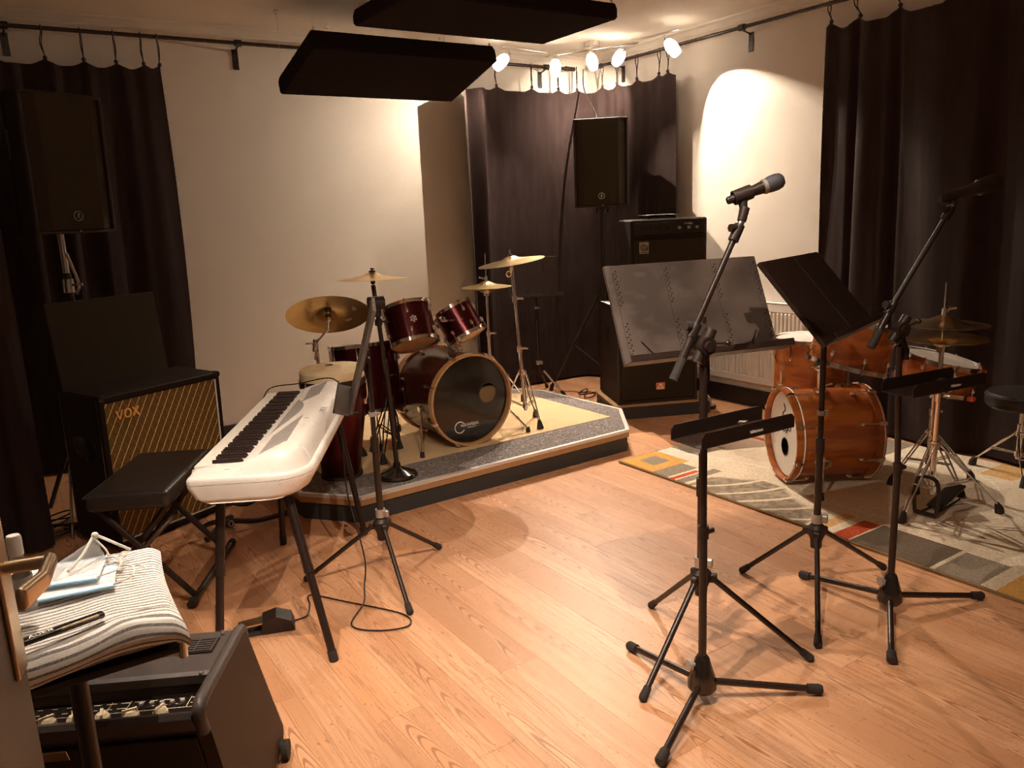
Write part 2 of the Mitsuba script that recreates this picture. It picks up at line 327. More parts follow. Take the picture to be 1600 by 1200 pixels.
# ---------------------------------------------------------------- rods and curtains
ZR = 2.687
def bracket(x, y, inward, mk='mat_black_metal'):
    n = V(*inward); c = V(x, y, ZR)
    t = V(-n[1], n[0], 0); w = YL if n[1] else XR
    wall = V(x, w, 0) if n[1] else V(w, y, 0)
    p = V(wall[0], wall[1], 2.60)
    m = np.eye(4); m[:3, 0], m[:3, 1], m[:3, 3] = t, n, p
    return join(xf(cbox(0.04, 0.006, 0.13, 0.001, (0, 0.003, 0)), m), rod(p+n*0.004+V(0, 0, 0.05), c-V(0, 0, 0.016), 0.006), xf(lathe([(0.011, -0.022), (0.022, -0.022), (0.022, 0.022), (0.011, 0.022)], 16, True), frame(c, t)))
t = thing('curtain_rod', 'long black curtain rod on the back wall above the left and corner curtains', 'curtain rod')
obj('pole', rod((-1.5, 5.68, ZR), (4.40, 5.68, ZR), 0.0125), 'mat_black_metal', t)
obj('finial', join(rod((4.40, 5.68, ZR), (4.50, 5.68, ZR), 0.017), ball(0.02, (4.41, 5.68, ZR))), 'mat_black_metal', t)
for x in (0.33, 1.66, 4.20): obj('bracket', bracket(x, 5.68, (0, -1, 0)), 'mat_black_metal', t)
t = thing('curtain_rod', 'black curtain rod along the right wall over the scallop of light', 'curtain rod')
obj('pole', rod((4.62, 5.46, ZR), (4.62, -1.4, ZR), 0.0125), 'mat_black_metal', t)
obj('finial', join(rod((4.62, 5.47, ZR), (4.62, 5.56, ZR), 0.017), ball(0.021, (4.62, 5.47, ZR))), 'mat_black_metal', t)
for y in (5.30, 3.97, 1.6): obj('bracket', bracket(4.62, y, (-1, 0, 0)), 'mat_black_metal', t)

def curtain(key, path, hooks, amp, lam, seed, ztop=2.515, zbot=0.02, dip=0.035, lean=None, tied=True, tie_mat='mat_black_plastic', prof=None):
    """path: plan polyline; hooks: arc positions of the ties; folds of width lam and depth amp."""
    p = np.asarray(path, float); s = np.r_[0, np.cumsum(np.linalg.norm(np.diff(p, axis=0), axis=1))]
    n = int(s[-1]/0.012)+2; u = np.linspace(0, s[-1], n)
    c = np.c_[np.interp(u, s, p[:, 0]), np.interp(u, s, p[:, 1])]
    tan = np.gradient(c, axis=0)
    ker = np.ones(9)/9; tan = np.c_[np.convolve(np.pad(tan[:, 0], 4, 'edge'), ker, 'valid'), np.convolve(np.pad(tan[:, 1], 4, 'edge'), ker, 'valid')]
    tan /= np.linalg.norm(tan, axis=1, keepdims=True); nor = np.c_[-tan[:, 1], tan[:, 0]]
    rows = 34; rs = np.random.RandomState(seed); ph = rs.uniform(0, 6.28, 4); v = []
    hk = np.sort(np.asarray(hooks, float))
    d = np.min(np.abs(u[:, None]-hk[None]), 1) if len(hk) else np.zeros(n)
    top = ztop - dip*np.clip(d/0.07, 0, 1)**0.7
    for r in range(rows):
        q = r/(rows-1); z = top*(1-q) + zbot*q
        warp = u + 0.35*lam*np.sin(u/lam*1.3+ph[0]+q*0.8) + 0.02*q*np.sin(7*u+ph[1])
        w = np.sin(2*np.pi*warp/lam+ph[2]); w = np.sign(w)*np.abs(w)**0.8
        a = amp*(0.35+0.65*min(1, q*3)) * (0.75+0.5*np.sin(2.1*u/lam*0.37+ph[3]))
        off = a*w + 0.25*amp*np.sin(2*np.pi*warp/lam*2.3+ph[1]+q*2)
        if prof is not None: off = off + prof(u, q)
        xy = c + nor*off[:, None]
        if lean is not None: xy = xy + tan*lean(u, q, s[-1])[:, None]
        v.append(np.c_[xy, np.broadcast_to(z, n)])
    v = np.vstack(v); i = np.arange(n-1)[None] + n*np.arange(rows-1)[:, None]; i = i.ravel()
    f = np.vstack([np.c_[i, i+1, i+n+1], np.c_[i, i+n+1, i+n]])
    obj('cloth', M(v, f), 'mat_curtain', key, smooth=True)
    for h in (hk if tied else []):
        k = int(np.argmin(np.abs(u-h))); a = V(*v[k]); dx = rs.uniform(-.012, .012)
        rc = V(np.clip(c[k][0], -9, 4.62), np.clip(c[k][1], -9, 5.68), ZR)
        side = np.r_[tan[k], 0]
        loop = [rc+V(0, 0, .016), rc+side*.004+V(0, 0, -.03)+np.r_[nor[k], 0]*.012, (rc+a)/2+side*(dx+.004), a+V(0, 0, .02)]
        loop2 = [rc+V(0, 0, .016), rc-side*.004+V(0, 0, -.03)-np.r_[nor[k], 0]*.012, (rc+a)/2+side*dx-side*.004, a+V(0, 0, .02)]
        obj('tie', join(tube(bez(loop, 5), 0.0035, 6), tube(bez(loop2, 5), 0.0035, 6), ball(0.013, a+V(0, 0, .008), 1)), tie_mat, key)

t = thing('curtain', 'black curtain on the back wall behind the left loudspeaker and the diamond-fronted cabinet', 'curtain')
curtain(t, [(-1.45, 5.66), (1.15, 5.66)], [0.2, .5, .8, 1.1, 1.4, 1.69, 1.96, 2.17, 2.35, 2.51, 2.595], 0.016, 0.30, 3, lean=lambda u, q, S: -0.05*np.clip((u-S+.5)/.5, 0, 1)*q**2+0.02*np.sin(q*3.1)*np.clip((u-S+.3)/.3, 0, 1))
t = thing('curtain', 'dark curtain hung round the room corner behind the red drum kit and right loudspeaker', 'curtain')
def cprof(u, q): return -0.135*np.exp(-(u/0.07)**2) + 0.05*np.exp(-((u-.115)/.035)**2) - 0.06*np.exp(-((u-.20)/.045)**2) - 0.03*np.exp(-((u-.22)/.06)**2)*(1-q)
curtain(t, [(3.30, 5.675), (4.36, 5.675), (4.50, 5.64), (4.59, 5.55), (4.62, 5.42), (4.62, 4.60)], [0.06, .40, .74, 1.02, 1.20, 1.43, 1.62, 1.86, 2.10, 2.205], 0.011, 0.33, 8, prof=cprof, lean=lambda u, q, S: 0.02*q*np.clip(1-u/.5, 0, 1))
t = thing('curtain', 'black curtain with deep folds on the right wall behind the orange drum kit', 'curtain')
def rprof(u, q): return 0.05*(np.exp(-((u-.21)/.022)**2)+np.exp(-((u-.47-.03*q)/.026)**2)+.8*np.exp(-((u-1.05)/.05)**2))*min(1, .45+q*2)
curtain(t, [(4.650, 3.32), (4.650, -1.3)], [0.03, .21, .47, .80, 1.1, 1.4, 1.7, 2.0, 2.4, 2.8, 3.2, 3.6, 4.0, 4.4], 0.016, 0.40, 21, ztop=2.585, prof=rprof, dip=0.05)
t = thing('curtain', 'dark curtain hanging close by at the left edge above the loose cables', 'curtain')
curtain(t, [(-1.45, 4.27), (0.11, 4.27)], [], 0.022, 0.16, 5, ztop=2.64, tied=False)
obj('rail', rod((-1.5, 4.28, 2.66), (0.12, 4.28, 2.66), 0.012), 'mat_black_metal', t)
obj('hanger', join(*[rod((x, 4.28, 2.66), (x, 4.28, ZC), 0.005) for x in (-1.3, -.6, .08)]), 'mat_black_metal', t)

# ---------------------------------------------------------------- ceiling absorber panels on wires
def absorber(label, corners, th, hooks):
    """corners: the lower face's four corners, counter-clockwise from above; wires go straight up to the ceiling."""
    t = thing('acoustic_panel', label, 'acoustic panel', None)
    c = np.asarray(corners, float); nrm = unit(np.cross(c[1]-c[0], c[3]-c[0])); nrm *= np.sign(nrm[2])
    ctr = c.mean(0); p = []
    for q in c:
        i = q + unit(ctr-q)*0.012
        p += [i, q+nrm*0.012, q+nrm*(th-0.03), i+nrm*th]
    p += [q + unit(ctr-q)*0.05 + nrm*(th+.004) for q in c]
    obj('body', hull(p), 'mat_panel_fabric', t, 25)
    for k in range(4):
        a = c[k] + unit(ctr-c[k])*0.03 + nrm*th
        obj('wire', rod(a, (a[0], a[1], ZC), 0.0012, n=6), 'mat_satin_steel', t)
        obj('hook', join(tube([a+V(0, 0, -.01), a+V(0, 0, .02)], 0.006, 8), tube([(a[0]+.012*math.cos(b), a[1], ZC-.012+.012*math.sin(b)) for b in np.linspace(0, 5.2, 12)], 0.003, 6)), 'mat_satin_steel', t)
    return t
fl, fr = V(1.748, 5.18, 2.297), V(2.990, 5.18, 2.297)
bk = V(0.015, -0.583, 0.170)
absorber('black acoustic panel hung at a slant on wires, left of the ceiling spotlights', [fl, fl+bk, fr+bk, fr], 0.11, None)
absorber('black acoustic panel hung level, nearest the top edge of the photo', [(1.925, 4.375, 2.55), (1.925, 3.665, 2.55), (3.22, 3.665, 2.55), (3.22, 4.375, 2.55)], 0.085, None)
for x, y in ((2.18, 5.40), (3.10, 5.515)):
    tag(obj('ceiling_hook', join(rod((x, y, ZC), (x, y, ZC-.012), 0.005, n=8), tube([(x+.013*math.cos(b), y, ZC-.022+.013*math.sin(b)) for b in np.linspace(-4, 1.2, 12)], 0.0028, 6)), 'mat_satin_steel'),
        'small screw hook in the ceiling ' + ('left of the slanted acoustic panel' if x < 3 else 'between the two acoustic panels'), 'hook')

# ---------------------------------------------------------------- spotlight bars
def lamp_bar(label, canopy, bar, arms, lamps, L_shade, I_beam):
    t = thing('spotlight_bar', label, 'ceiling light')
    c = V(*canopy)
    obj('canopy', lathe([(0, ZC), (.062, ZC), (.062, ZC-.038), (.056, ZC-.045), (0, ZC-.045)], 28), 'mat_satin_steel', t, m=shift(c[0], c[1]))
    zb = 2.715
    a, b = V(*bar[0], zb), V(*bar[1], zb)
    obj('bar', join(rod(a, b, 0.006), rod((c[0], c[1], ZC-.04), (c[0], c[1], zb), .007)), 'mat_satin_steel', t)
    for (s, e) in arms:
        obj('arm', join(rod((*s, zb+.022), (*e, zb+.022), 0.005), rod((*s, zb-.012), (*s, zb+.03), .006)), 'mat_satin_steel', t)
    for (x, y, aim, cut, wide, gain) in lamps:
        h = V(x, y, 2.690); d = unit(aim)
        lk = obj('lamp', join(rod((x, y, zb), h, .0045), rod(h-d*.012, h+d*.022, .013), rod(h-d*.002+V(.02, 0, 0), h-d*.002-V(.02, 0, 0), .004)), 'mat_satin_steel', t)
        sh = xf(lathe([(.015, .016), (.032, .028), (.043, .060), (.045, .095), (.038, .135), (.033, .150), (.031, .150), (.036, .134), (.043, .095), (.041, .060), (.030, .031), (.015, .019)], 18, True), frame(h, d))
        sh.fix_normals()
        key = obj('glass_shade', sh, 'mat_white_paint', lk, 40)
        scene[key]['emitter'] = {'type': 'area', 'radiance': {'type': 'rgb', 'value': [float(q) for q in WARM*L_shade]}}
        if I_beam > 0:
            o = h+d*.165
            scene[numbered('lamp_beam')] = {'type': 'spot', 'to_world': T().look_at(origin=[float(q) for q in o], target=[float(q) for q in o+d], up=[0.01, 1, 0.02] if abs(d[1]) < .9 else [1, 0, 0]),
                'intensity': {'type': 'rgb', 'value': [float(q) for q in WARM*I_beam*gain]}, 'cutoff_angle': float(cut), 'beam_width': float(wide)}
lamp_bar('satin steel ceiling bar of five glowing glass spotlights by the corner curtain', (4.29, 5.19), ((4.02, 5.44), (4.37, 4.74)),
         [((4.02, 5.40), (3.54, 5.33)), ((4.37, 4.79), (4.41, 4.36))],
         [(3.60, 5.34, (-.62, .22, -.62), 62, 8, .85), (4.05, 5.35, (-.32, -.35, -1), 52, 18, 1.2), (4.18, 5.08, (-.22, -.62, -1), 52, 18, 1.8), (4.34, 4.87, (.14, .75, -.5), 50, 10, .9), (4.37, 4.46, (.42, -.58, -.92), 37, 31, .62)], SHADE_CORNER, BEAM_CORNER)
lamp_bar('satin steel ceiling bar of glass spotlights over the near floor, outside the photo', (0.60, 1.35), ((0.38, 2.0), (0.82, 0.95)),
         [((0.40, 1.95), (0.22, 2.42)), ((0.80, 1.0), (1.04, 1.12)), ((0.62, 1.42), (0.40, 1.18))],
         [(0.22, 2.40, (.10, -.25, -1), 42, 15, 1.0), (0.42, 1.20, (.38, .42, -1), 44, 14, 1.0), (1.02, 1.10, (.30, .50, -1), 46, 12, 1.0)], SHADE_NEAR, BEAM_NEAR)

# ---------------------------------------------------------------- radiator
t = thing('radiator', 'white panel radiator on the right wall behind the music stands', 'radiator')
y0, y1, zb, zt = 3.42, 4.46, 0.195, 0.80
n = int((y1-y0)/0.0333); ys = []; xs = []
for k in range(n):
    a = y0+k*0.0333
    ys += [a, a+.007, a+.012, a+.026, a+.031]; xs += [0.012, 0.012, 0, 0, 0.012]
ys.append(y1); xs.append(0.010); ys, xs = np.array(ys), 4.655+np.array(xs)
zs = [zb+.045, zb+.055, zt-.075, zt-.06]
v = np.array([(x if 0 < j < 3 else 4.665, y, z) for j, z in enumerate(zs) for x, y in zip(xs, ys)]); k = len(ys)
i = (np.arange(k-1)[None]+k*np.arange(3)[:, None]).ravel()
obj('panel', M(v, np.vstack([np.c_[i, i+1, i+k+1], np.c_[i, i+k+1, i+k]])), 'mat_radiator', t, False)
obj('frame', join(cbox(0.012, y1-y0, .05, .003, (4.663, (y0+y1)/2, zb+.024)), cbox(0.012, y1-y0, .062, .003, (4.663, (y0+y1)/2, zt-.034)), cbox(0.035, y1-y0-.002, zt-zb-.01, .003, (4.6855, (y0+y1)/2, (zt+zb)/2))), 'mat_radiator', t)
obj('top_grille', join(cbox(.055, y1-y0+.004, .004, .001, (4.682, (y0+y1)/2, zt)), *[cbox(.002, .02, .006, .0005, (4.66+.008*q, y, zt)) for q in range(5) for y in np.linspace(y0+.03, y1-.03, 18)]), 'mat_radiator', t)
obj('side_cover', join(cbox(.055, .004, zt-zb, .001, (4.682, y0, (zt+zb)/2)), cbox(.055, .004, zt-zb, .001, (4.682, y1, (zt+zb)/2))), 'mat_radiator', t)
obj('valve', join(rod((4.682, y0-.035, 0.0), (4.682, y0-.035, .24), .008), rod((4.682, y0-.035, .24), (4.682, y0, .24), .011), rod((4.682, y0-.035, .235), (4.682, y0-.035, .30), .018)), 'mat_radiator', t)
# ================================================================ drum riser and its mat
t = thing('drum_riser', 'low grey-carpeted octagonal drum riser with a metal edge trim in the back corner', 'stage')
RZ = 0.14
rp = [(1.42, 3.60), (3.255, 3.645), (3.575, 4.08), (3.53, 4.95), (3.25, 5.35), (1.5, 5.35), (1.20, 5.0), (1.20, 3.87)]
obj('body', xf(prism(Polygon(rp).buffer(-0.012).exterior.coords[:-1], RZ-.004), shift(0, 0, 0)), 'mat_riser_side', t, False)
obj('carpet', xf(prism(Polygon(rp).buffer(-0.024).exterior.coords[:-1], 0.006), shift(0, 0, RZ-.005)), 'mat_grey_carpet', t, False)
for k in range(len(rp)):
    a, b = V(*rp[k], 0), V(*rp[(k+1) % len(rp)], 0); d = unit(b-a); m = np.eye(4)
    m[:3, 0], m[:3, 1], m[:3, 3] = d, (-d[1], d[0], 0), a; L = float(np.linalg.norm(b-a))
    obj('edge_trim', join(cbox(L-.002, .024, .004, .001, (L/2, .011, RZ+.001)), cbox(L-.002, .004, .017, .001, (L/2, -.001, RZ-.0065))), 'mat_aluminium', t, False, m=m)
    obj('trim_board', cbox(L-.002, .010, .034, .001, (L/2, .006, RZ-.030)), 'mat_ply_edge', t, False, m=m)
MZ = RZ+0.005
tag(obj('drum_mat', join(xf(prism([(1.40, 3.93), (3.37, 3.96), (3.35, 4.93), (3.1, 5.25), (1.42, 5.25)], .003), shift(0, 0, RZ+.001))), 'mat_sisal', None, False), 'beige flat-woven mat under the red drum kit on the riser', 'mat')

# ================================================================ drums
def hexlug(R, th, z, dz, mk_r=0.011):
    m = turn(math.degrees(th)) @ shift(R, 0, z)
    return xf(join(ball(mk_r, (0.008, 0, 0), 1), cbox(.012, .016, .03, .003, (.006, 0, 0))), m)
def drum(name, label, cat, base, axis, R, D, shell, top_mat='mat_head_white', bot_mat='mat_head_tan', hoop='metal', nl=6, x=None, lug_d=0.5, hoop_mat=None, phase=0.3, hole=None, inlay=None, group=None):
    """base: centre of the lower (rear) head, axis towards the upper (front) head."""
    t = thing(name, label, cat, group); m = frame(base, axis, x)
    obj('shell', lathe([(R-.006, .004), (R, .004), (R, D-.004), (R-.006, D-.004)], 56), shell, t, 40, m=m)
    ins = 0.0
    hw = .043 if hoop == 'wood' else .016
    def head(z, s, mk, nm='head', hl=None):
        if hl is None: q = lathe([(0, z), (R-.012, z), (R-.003, z-s*.006), (R+.001, z-s*.014)], 56)
        else:
            a = np.linspace(0, 2*np.pi, 40, endpoint=False)
            P = Polygon([((R-.006)*math.cos(k), (R-.006)*math.sin(k)) for k in a], [[(hl[0]+hl[2]*math.cos(k), hl[1]+hl[2]*math.sin(k)) for k in a]])
            q = xf(trimesh.creation.extrude_polygon(P, .001, engine='earcut'), shift(0, 0, z))
        return obj(nm, q, mk, t, 30, m=m)
    head(D, 1, top_mat, 'head', hole); head(0, -1, bot_mat, 'head')
    hm = hoop_mat or ('mat_maple_hoop' if hoop == 'wood' else 'mat_chrome')
    for z, s in ((D, 1), (0, -1)):
        if hoop == 'wood':
            a, b = (z-s*.012, z+s*(hw-.012)); lo, hi = min(a, b), max(a, b)
            k = obj('hoop', ring(R+.001, R+.014, lo, hi, 56), hm, t, 40, m=m)
            if inlay: obj('inlay', ring(R+.0135, R+.0152, lo+.006 if s < 0 else lo-.0, lo+.012 if s < 0 else lo+.007, 56), inlay, k, 40, m=m)
        else:
            lo = z-s*.014; hi = z+s*.008; a, b = min(lo, hi), max(lo, hi)
            obj('hoop', join(ring(R+.002, R+.006, a, b, 56), ring(R+.001, R+.011, b-.003 if s > 0 else a, b if s > 0 else a+.003, 56), ring(R+.001, R+.012, a if s > 0 else b-.003, a+.003 if s > 0 else b, 56)), hm, t, 40, m=m)
    for k in range(nl):
        th = phase + k*2*math.pi/nl
        for z, s in ((D, 1), (0, -1)):
            lz = z-s*D*lug_d*0.5 if hoop != 'wood' else z-s*.085
            out = R+.018 if hoop == 'wood' else R+.010
            zc = z+s*(.018 if hoop == 'wood' else .006)
            rm = turn(math.degrees(th))
            pr = [hexlug(R, th, lz, 0), xf(rod((out, 0, lz), (out, 0, zc), .0033, n=6), rm)]
            if hoop == 'wood': pr += [xf(cbox(.012, .022, .034, .002, (R+.020, 0, z+s*.012)), rm), xf(cbox(.014, .016, .006, .001, (R+.010, 0, z+s*.034)), rm)]
            else: pr += [xf(rod((out, 0, zc), (out, 0, zc+s*.008), .005, n=6), rm)]
            obj('lug', join(*pr), 'mat_chrome', t, 30, m=m)
    return t, m

def cymbal(name, label, c, up, R, group=None, bell=0.06, wingnut=True, parent=None, cat='cymbal', arch=0.034):
    m = frame(c, up)
    pr = [(.006, arch*.55+.020), (.02, arch*.55+.0195), (bell*.62, arch*.55+.011), (bell, arch*.55), (R*.5, arch*.33), (R*.8, arch*.1), (R, -.003)]
    pr += [(R, -.0042), (R*.8, arch*.1-.0016), (R*.5, arch*.33-.0016), (bell, arch*.55-.0016), (bell*.62, arch*.55+.009), (.006, arch*.55+.018)]
    msh = lathe(pr, 64, True)
    if parent: return obj('cymbal', msh, 'mat_cymbal', parent, 50, m=m), m
    k = tag(obj(name, msh, 'mat_cymbal', None, 50, m=m), label, cat, group)
    return k, m

def wing(c, d, r=0.006, w=0.022):
    d = unit(d); s = unit(np.cross(d, (0, 0, 1) if abs(d[2]) < .9 else (1, 0, 0)))
    return join(rod(c, V(*c)+d*.022, r), rod(V(*c)+d*.022-s*w*.2, V(*c)+d*.036-s*w, .0045, .006, 8), rod(V(*c)+d*.022+s*w*.2, V(*c)+d*.036+s*w, .0045, .006, 8))

def chrome_stand(t, base, z0, zleg, feet, ztop, r=(.0125, .0095), joints=(0.5,), braced=True, foot_h=.03, top=None, mk='mat_chrome'):
    """A drum-hardware tripod: braced legs out to feet (x, y), poles up to ztop; joints are heights of the sleeve clamps."""
    b = V(*base, 0); hs = [z0+.10, *joints, ztop]
    if top is None: top = V(base[0], base[1], ztop)
    lerp = lambda z: b*1 + V(top[0]-b[0], top[1]-b[1], 0)*max(0, (z-z0)/(ztop-z0)) + V(0, 0, z)
    for k in range(len(hs)-1):
        obj('pole', rod(lerp(hs[k]), lerp(hs[k+1]), r[0] if k == 0 else r[1], n=14), mk, t)
        if k < len(hs)-2:
            j = lerp(hs[k+1])
            obj('sleeve_clamp', join(rod(j-V(0, 0, .03), j+V(0, 0, .006), r[0]+.005), wing(j-V(0, 0, .01)+V(r[0], 0, 0), (1, -.3, 0))), mk, t)
    hub = lerp(zleg); obj('collar', rod(hub-V(0, 0, .02), hub+V(0, 0, .016), r[0]+.008), mk, t)
    low = lerp(z0+.13); obj('lower_collar', rod(low-V(0, 0, .016), low+V(0, 0, .012), r[0]+.007), mk, t)
    for f in feet:
        f = V(*f, z0+.03); d = unit(V(f[0]-b[0], f[1]-b[1], 0)); s = V(-d[1], d[0], 0)
        a = hub+d*.02; mid = a*.45+f*.55; inner = low+d*.02
        g = [tube([a+s*.013, mid+s*.015, f+s*.004], .0042, 8), tube([a-s*.013, mid-s*.015, f-s*.004], .0042, 8), rod(a-s*.016, a+s*.016, .006)]
        g += [rod(inner+s*.010, mid+s*.015, .0035), rod(inner-s*.010, mid-s*.015, .0035), rod(mid-s*.018, mid+s*.018, .004)] if braced else []
        k = obj('leg', join(*g), mk, t)
        df = unit(f-a); obj('rubber_foot', join(hull(np.vstack([ball(.012, f-df*.02, 1).vertices, ball(.017, f+V(0, 0, -.010)-V(0, 0, .0), 1).vertices, (f+V(0, 0, -.029))+np.array([[.018, .014, 0], [-.018, .014, 0], [-.018, -.014, 0], [.018, -.014, 0]])]))), 'mat_rubber', k)

# ---- red kit
BASS = V(2.335, 4.50, MZ+.277)
t, m = drum('bass_drum', 'dark red bass drum with a glossy black front head and maple hoops on the riser', 'drum', BASS, (0, -1, 0), 0.265, 0.47, 'mat_dark_lacquer', 'mat_head_black', 'mat_head_white', 'wood', 8, x=(1, 0, 0), phase=.39, hole=(.125, .02, .062), inlay=None)
obj('port_ring', ring(.060, .072, .4705, .4735), 'mat_black_gloss', t, m=m @ shift(.125, .02, 0))
obj('damping_pad', rbox(.36, .16, .05, .02, (.04, -.02, .435)), 'mat_rug_edge', t, m=m)
# the front head's local frame: x right, y up
fm = m.copy(); 
lt = meshkit.text_mesh('AQUARIAN', .017, .0012, True)
obj('lettering', join(xf(lt, shift(-.078, -.158, .4712)), xf(meshkit.text_mesh('DRUMHEADS', .007, .0012), shift(-.030, -.172, .4712)), tube([(-.082+.034*math.cos(a), -.160+.034*math.sin(a), .4716) for a in np.linspace(.6, 5.7, 26)], .0035, 6)), 'mat_letter_white', t, False, m=fm)
for s in (-1, 1):
    a = V(BASS[0]+s*.262, 4.17, BASS[2]-.04); b = V(BASS[0]+s*.365, 3.985, MZ+.02)
    if s > 0: b = V(2.74, 4.02, MZ+.02); a = V(BASS[0]+.262, 4.12, BASS[2]-.06)
    k = obj('spur', join(rod(a, b, .0065), rod(a-V(s*.012, 0, 0), a+V(s*.016, 0, 0), .018), rod(a*.4+b*.6, a*.34+b*.66, .010)), 'mat_chrome', t)
    obj('rubber_foot', join(rod(b+V(0, 0, .012), b-V(0, 0, .019), .012, .014)), 'mat_rubber', k)
mt = V(BASS[0]+.06, 4.27, BASS[2]+.262)
obj('tom_holder', join(rod(mt-V(0, 0, .004), mt+V(0, 0, .012), .04), rod(mt, mt+V(0, 0, .20), .012), ball(.022, mt+V(0, 0, .12)), rod(mt+V(-.075, 0.02, .19), mt+V(.075, 0.02, .19), .009), rod(mt+V(-.075, .02, .19), mt+V(-.09, .02, .215), .009), rod(mt+V(.075, .02, .19), mt+V(.09, .02, .215), .009),
    ball(.02, mt+V(0, .02, .19)), wing(mt+V(.014, 0, .12), (1, -.4, 0)), wing(mt+V(-.03, .0, .19), (-.3, -1, .2)), wing(mt+V(.035, 0, .19), (.4, -1, .2)), wing(mt+V(.02, 0, .05), (.6, -1, 0)), rod(mt+V(-.02, 0, .03), mt+V(.03, -.02, .03), .006)), 'mat_chrome', t)
ax1 = unit((0.02, .42, .90)); b1 = V(2.122, 4.30, .752)
t, m = drum('rack_tom', 'dark red rack tom, left of the pair over the black-fronted bass drum', 'drum', b1, ax1, 0.148, 0.235, 'mat_red_lacquer', nl=6, phase=.1, x=(1, 0, 0))
bd = unit(V(0, -1, .46)); 
obj('badge', xf(join(*[xf(cbox(.012, .044, .004, .001), turn(60*k, (0, 0, 1))) for k in range(3)], ball(.011, (0, 0, .003), 1)), frame(at(m, (-.035, -.1445, .12)), unit(m[:3, :3] @ V(-.24, -.97, 0)))), 'mat_satin_steel', t)
ax2 = unit((-.27, .45, .85)); b2 = V(2.497, 4.30, .757)
drum('rack_tom', 'smaller dark red rack tom tilted to the left, right of the pair', 'drum', b2, ax2, 0.126, 0.20, 'mat_red_lacquer', nl=6, phase=.45, x=(1, 0, 0))
t, m = drum('floor_tom', 'dark red floor tom standing behind the conga', 'drum', (1.885, 4.47, .36), unit((0, .15, 1)), 0.20, 0.40, 'mat_red_lacquer', 'mat_head_white', nl=8, phase=.2)
for k in range(3):
    a = math.radians(-100+120*k); p = V(1.885+.215*math.cos(a), 4.52+.215*math.sin(a), 0); o = V(math.cos(a), math.sin(a), 0)
    q = obj('leg', join(tube([p+V(0, 0, .55), p+V(0, 0, .30), p+o*.03+V(0, 0, .26), p+o*.04+V(0, 0, MZ+.03)], .0055, 8), cbox(.03, .03, .05, .004, p+V(0, 0, .46))), 'mat_chrome', t)
    obj('rubber_foot', rod(p+o*.04+V(0, 0, MZ+.045), p+o*.04+V(0, 0, MZ), .011, .013), 'mat_rubber', q)

# cymbals and their stands
cup = unit((.20, .50, .84)); c = V(1.563, 4.20, 1.0)
k, m = cymbal('cymbal', 'large ride cymbal tilted to show its underside, over the conga', c, cup, 0.228)
obj('tape_patch', join(*[xf(cbox(.075, .045, .0008, .0002), turn(a) @ shift(r, 0, zz) @ turn(20)) for a, r, zz in ((25, .165, .006), (-35, .175, .005), (75, .13, .010))]), 'mat_keyboard_grey', k, False, m=m)
t = thing('cymbal_stand', 'chrome boom cymbal stand under the tilted ride cymbal behind the conga', 'cymbal stand')
sb = V(1.56, 4.40); st = V(1.535, 4.36, .80)
chrome_stand(t, sb, MZ, .50, [(1.36, 4.33), (1.72, 4.25), (1.58, 4.66)], .80, joints=(.52, .70), top=st)
obj('boom', join(rod(st-V(.01, 0, .02), st+V(0.0, 0, .05), .016), rod(st+V(-.03, -.05, -.055), st, .007), tube([st+V(0, 0, .03), c+V(-.014, -.03, -.07), c-cup*.012], .0065, 8), rod(c-cup*.03, c+cup*.05, .0045), wing(st+V(-.015, 0, .03), (-1, -.3, 0)), ball(.013, c-cup*.03)), 'mat_chrome', t)
obj('felt', join(rod(c+cup*.022, c+cup*.036, .018), rod(c-cup*.0, c-cup*.012, .016)), 'mat_black_plastic', t)
c = V(1.886, 4.30, 1.168)
k, m = cymbal('cymbal', 'nearly level crash cymbal on a black post, left of the red rack toms', c, unit((.02, .02, 1)), 0.203)
t = thing('cymbal_stand', 'straight black cymbal stand behind the leaning music stand on the riser', 'cymbal stand')
chrome_stand(t, (1.875, 4.10), MZ, .48, [(1.74, 4.02), (1.95, 4.24), (1.80, 4.30)], 1.13, r=(.017, .013), joints=(.62, .93), top=V(1.886, 4.30, 1.13), mk='mat_black_metal')
obj('felt', join(rod(c+V(0, 0, .034), c+V(0, 0, .047), .018), rod(c-V(0, 0, .04), c+V(0, 0, .062), .004), rod(c+V(-.012, 0, .056), c+V(.012, 0, .056), .004), rod(c-V(0, 0, .03), c+V(0, 0, .014), .013)), 'mat_black_plastic', t)
c = V(2.80, 4.22, 1.205); cu = unit((-.13, .04, 1))
k, m = cymbal('cymbal', 'crash cymbal tilted up to the right, highest on the red kit', c, cu, 0.213)
t = thing('cymbal_stand', 'tall chrome cymbal stand to the right of the glossy black bass drum', 'cymbal stand')
chrome_stand(t, (2.83, 4.16), MZ, .50, [(2.843, 4.03), (3.00, 4.30), (2.69, 4.30)], 1.17, joints=(.66, .98), top=V(2.80, 4.22, 1.17))
obj('tilter', join(rod(c-V(0, 0, .05), c+V(0, 0, -.02), .010), rod(c-cu*.02, c+cu*.075, .004), ball(.014, c-V(0, 0, .045)), tube([c+V(-.03+.018*math.cos(a), -.01, -.075+.018*math.sin(a)) for a in np.linspace(0, 6, 16)], .004, 6)), 'mat_chrome', t)
obj('felt', rod(c+cu*.03, c+cu*.045, .016), 'mat_black_plastic', t)
t = thing('hi_hat', 'hi-hat with small cymbals on a chrome stand, right of the smaller red rack tom', 'hi-hat')
hx, hy = 2.965, 4.80; zc = 1.000
cymbal('', '', V(hx, hy, zc+.006), unit((.0, .0, 1)), .178, parent=t); cymbal('', '', V(hx, hy, zc-.004), (0, 0, -1), .178, parent=t)
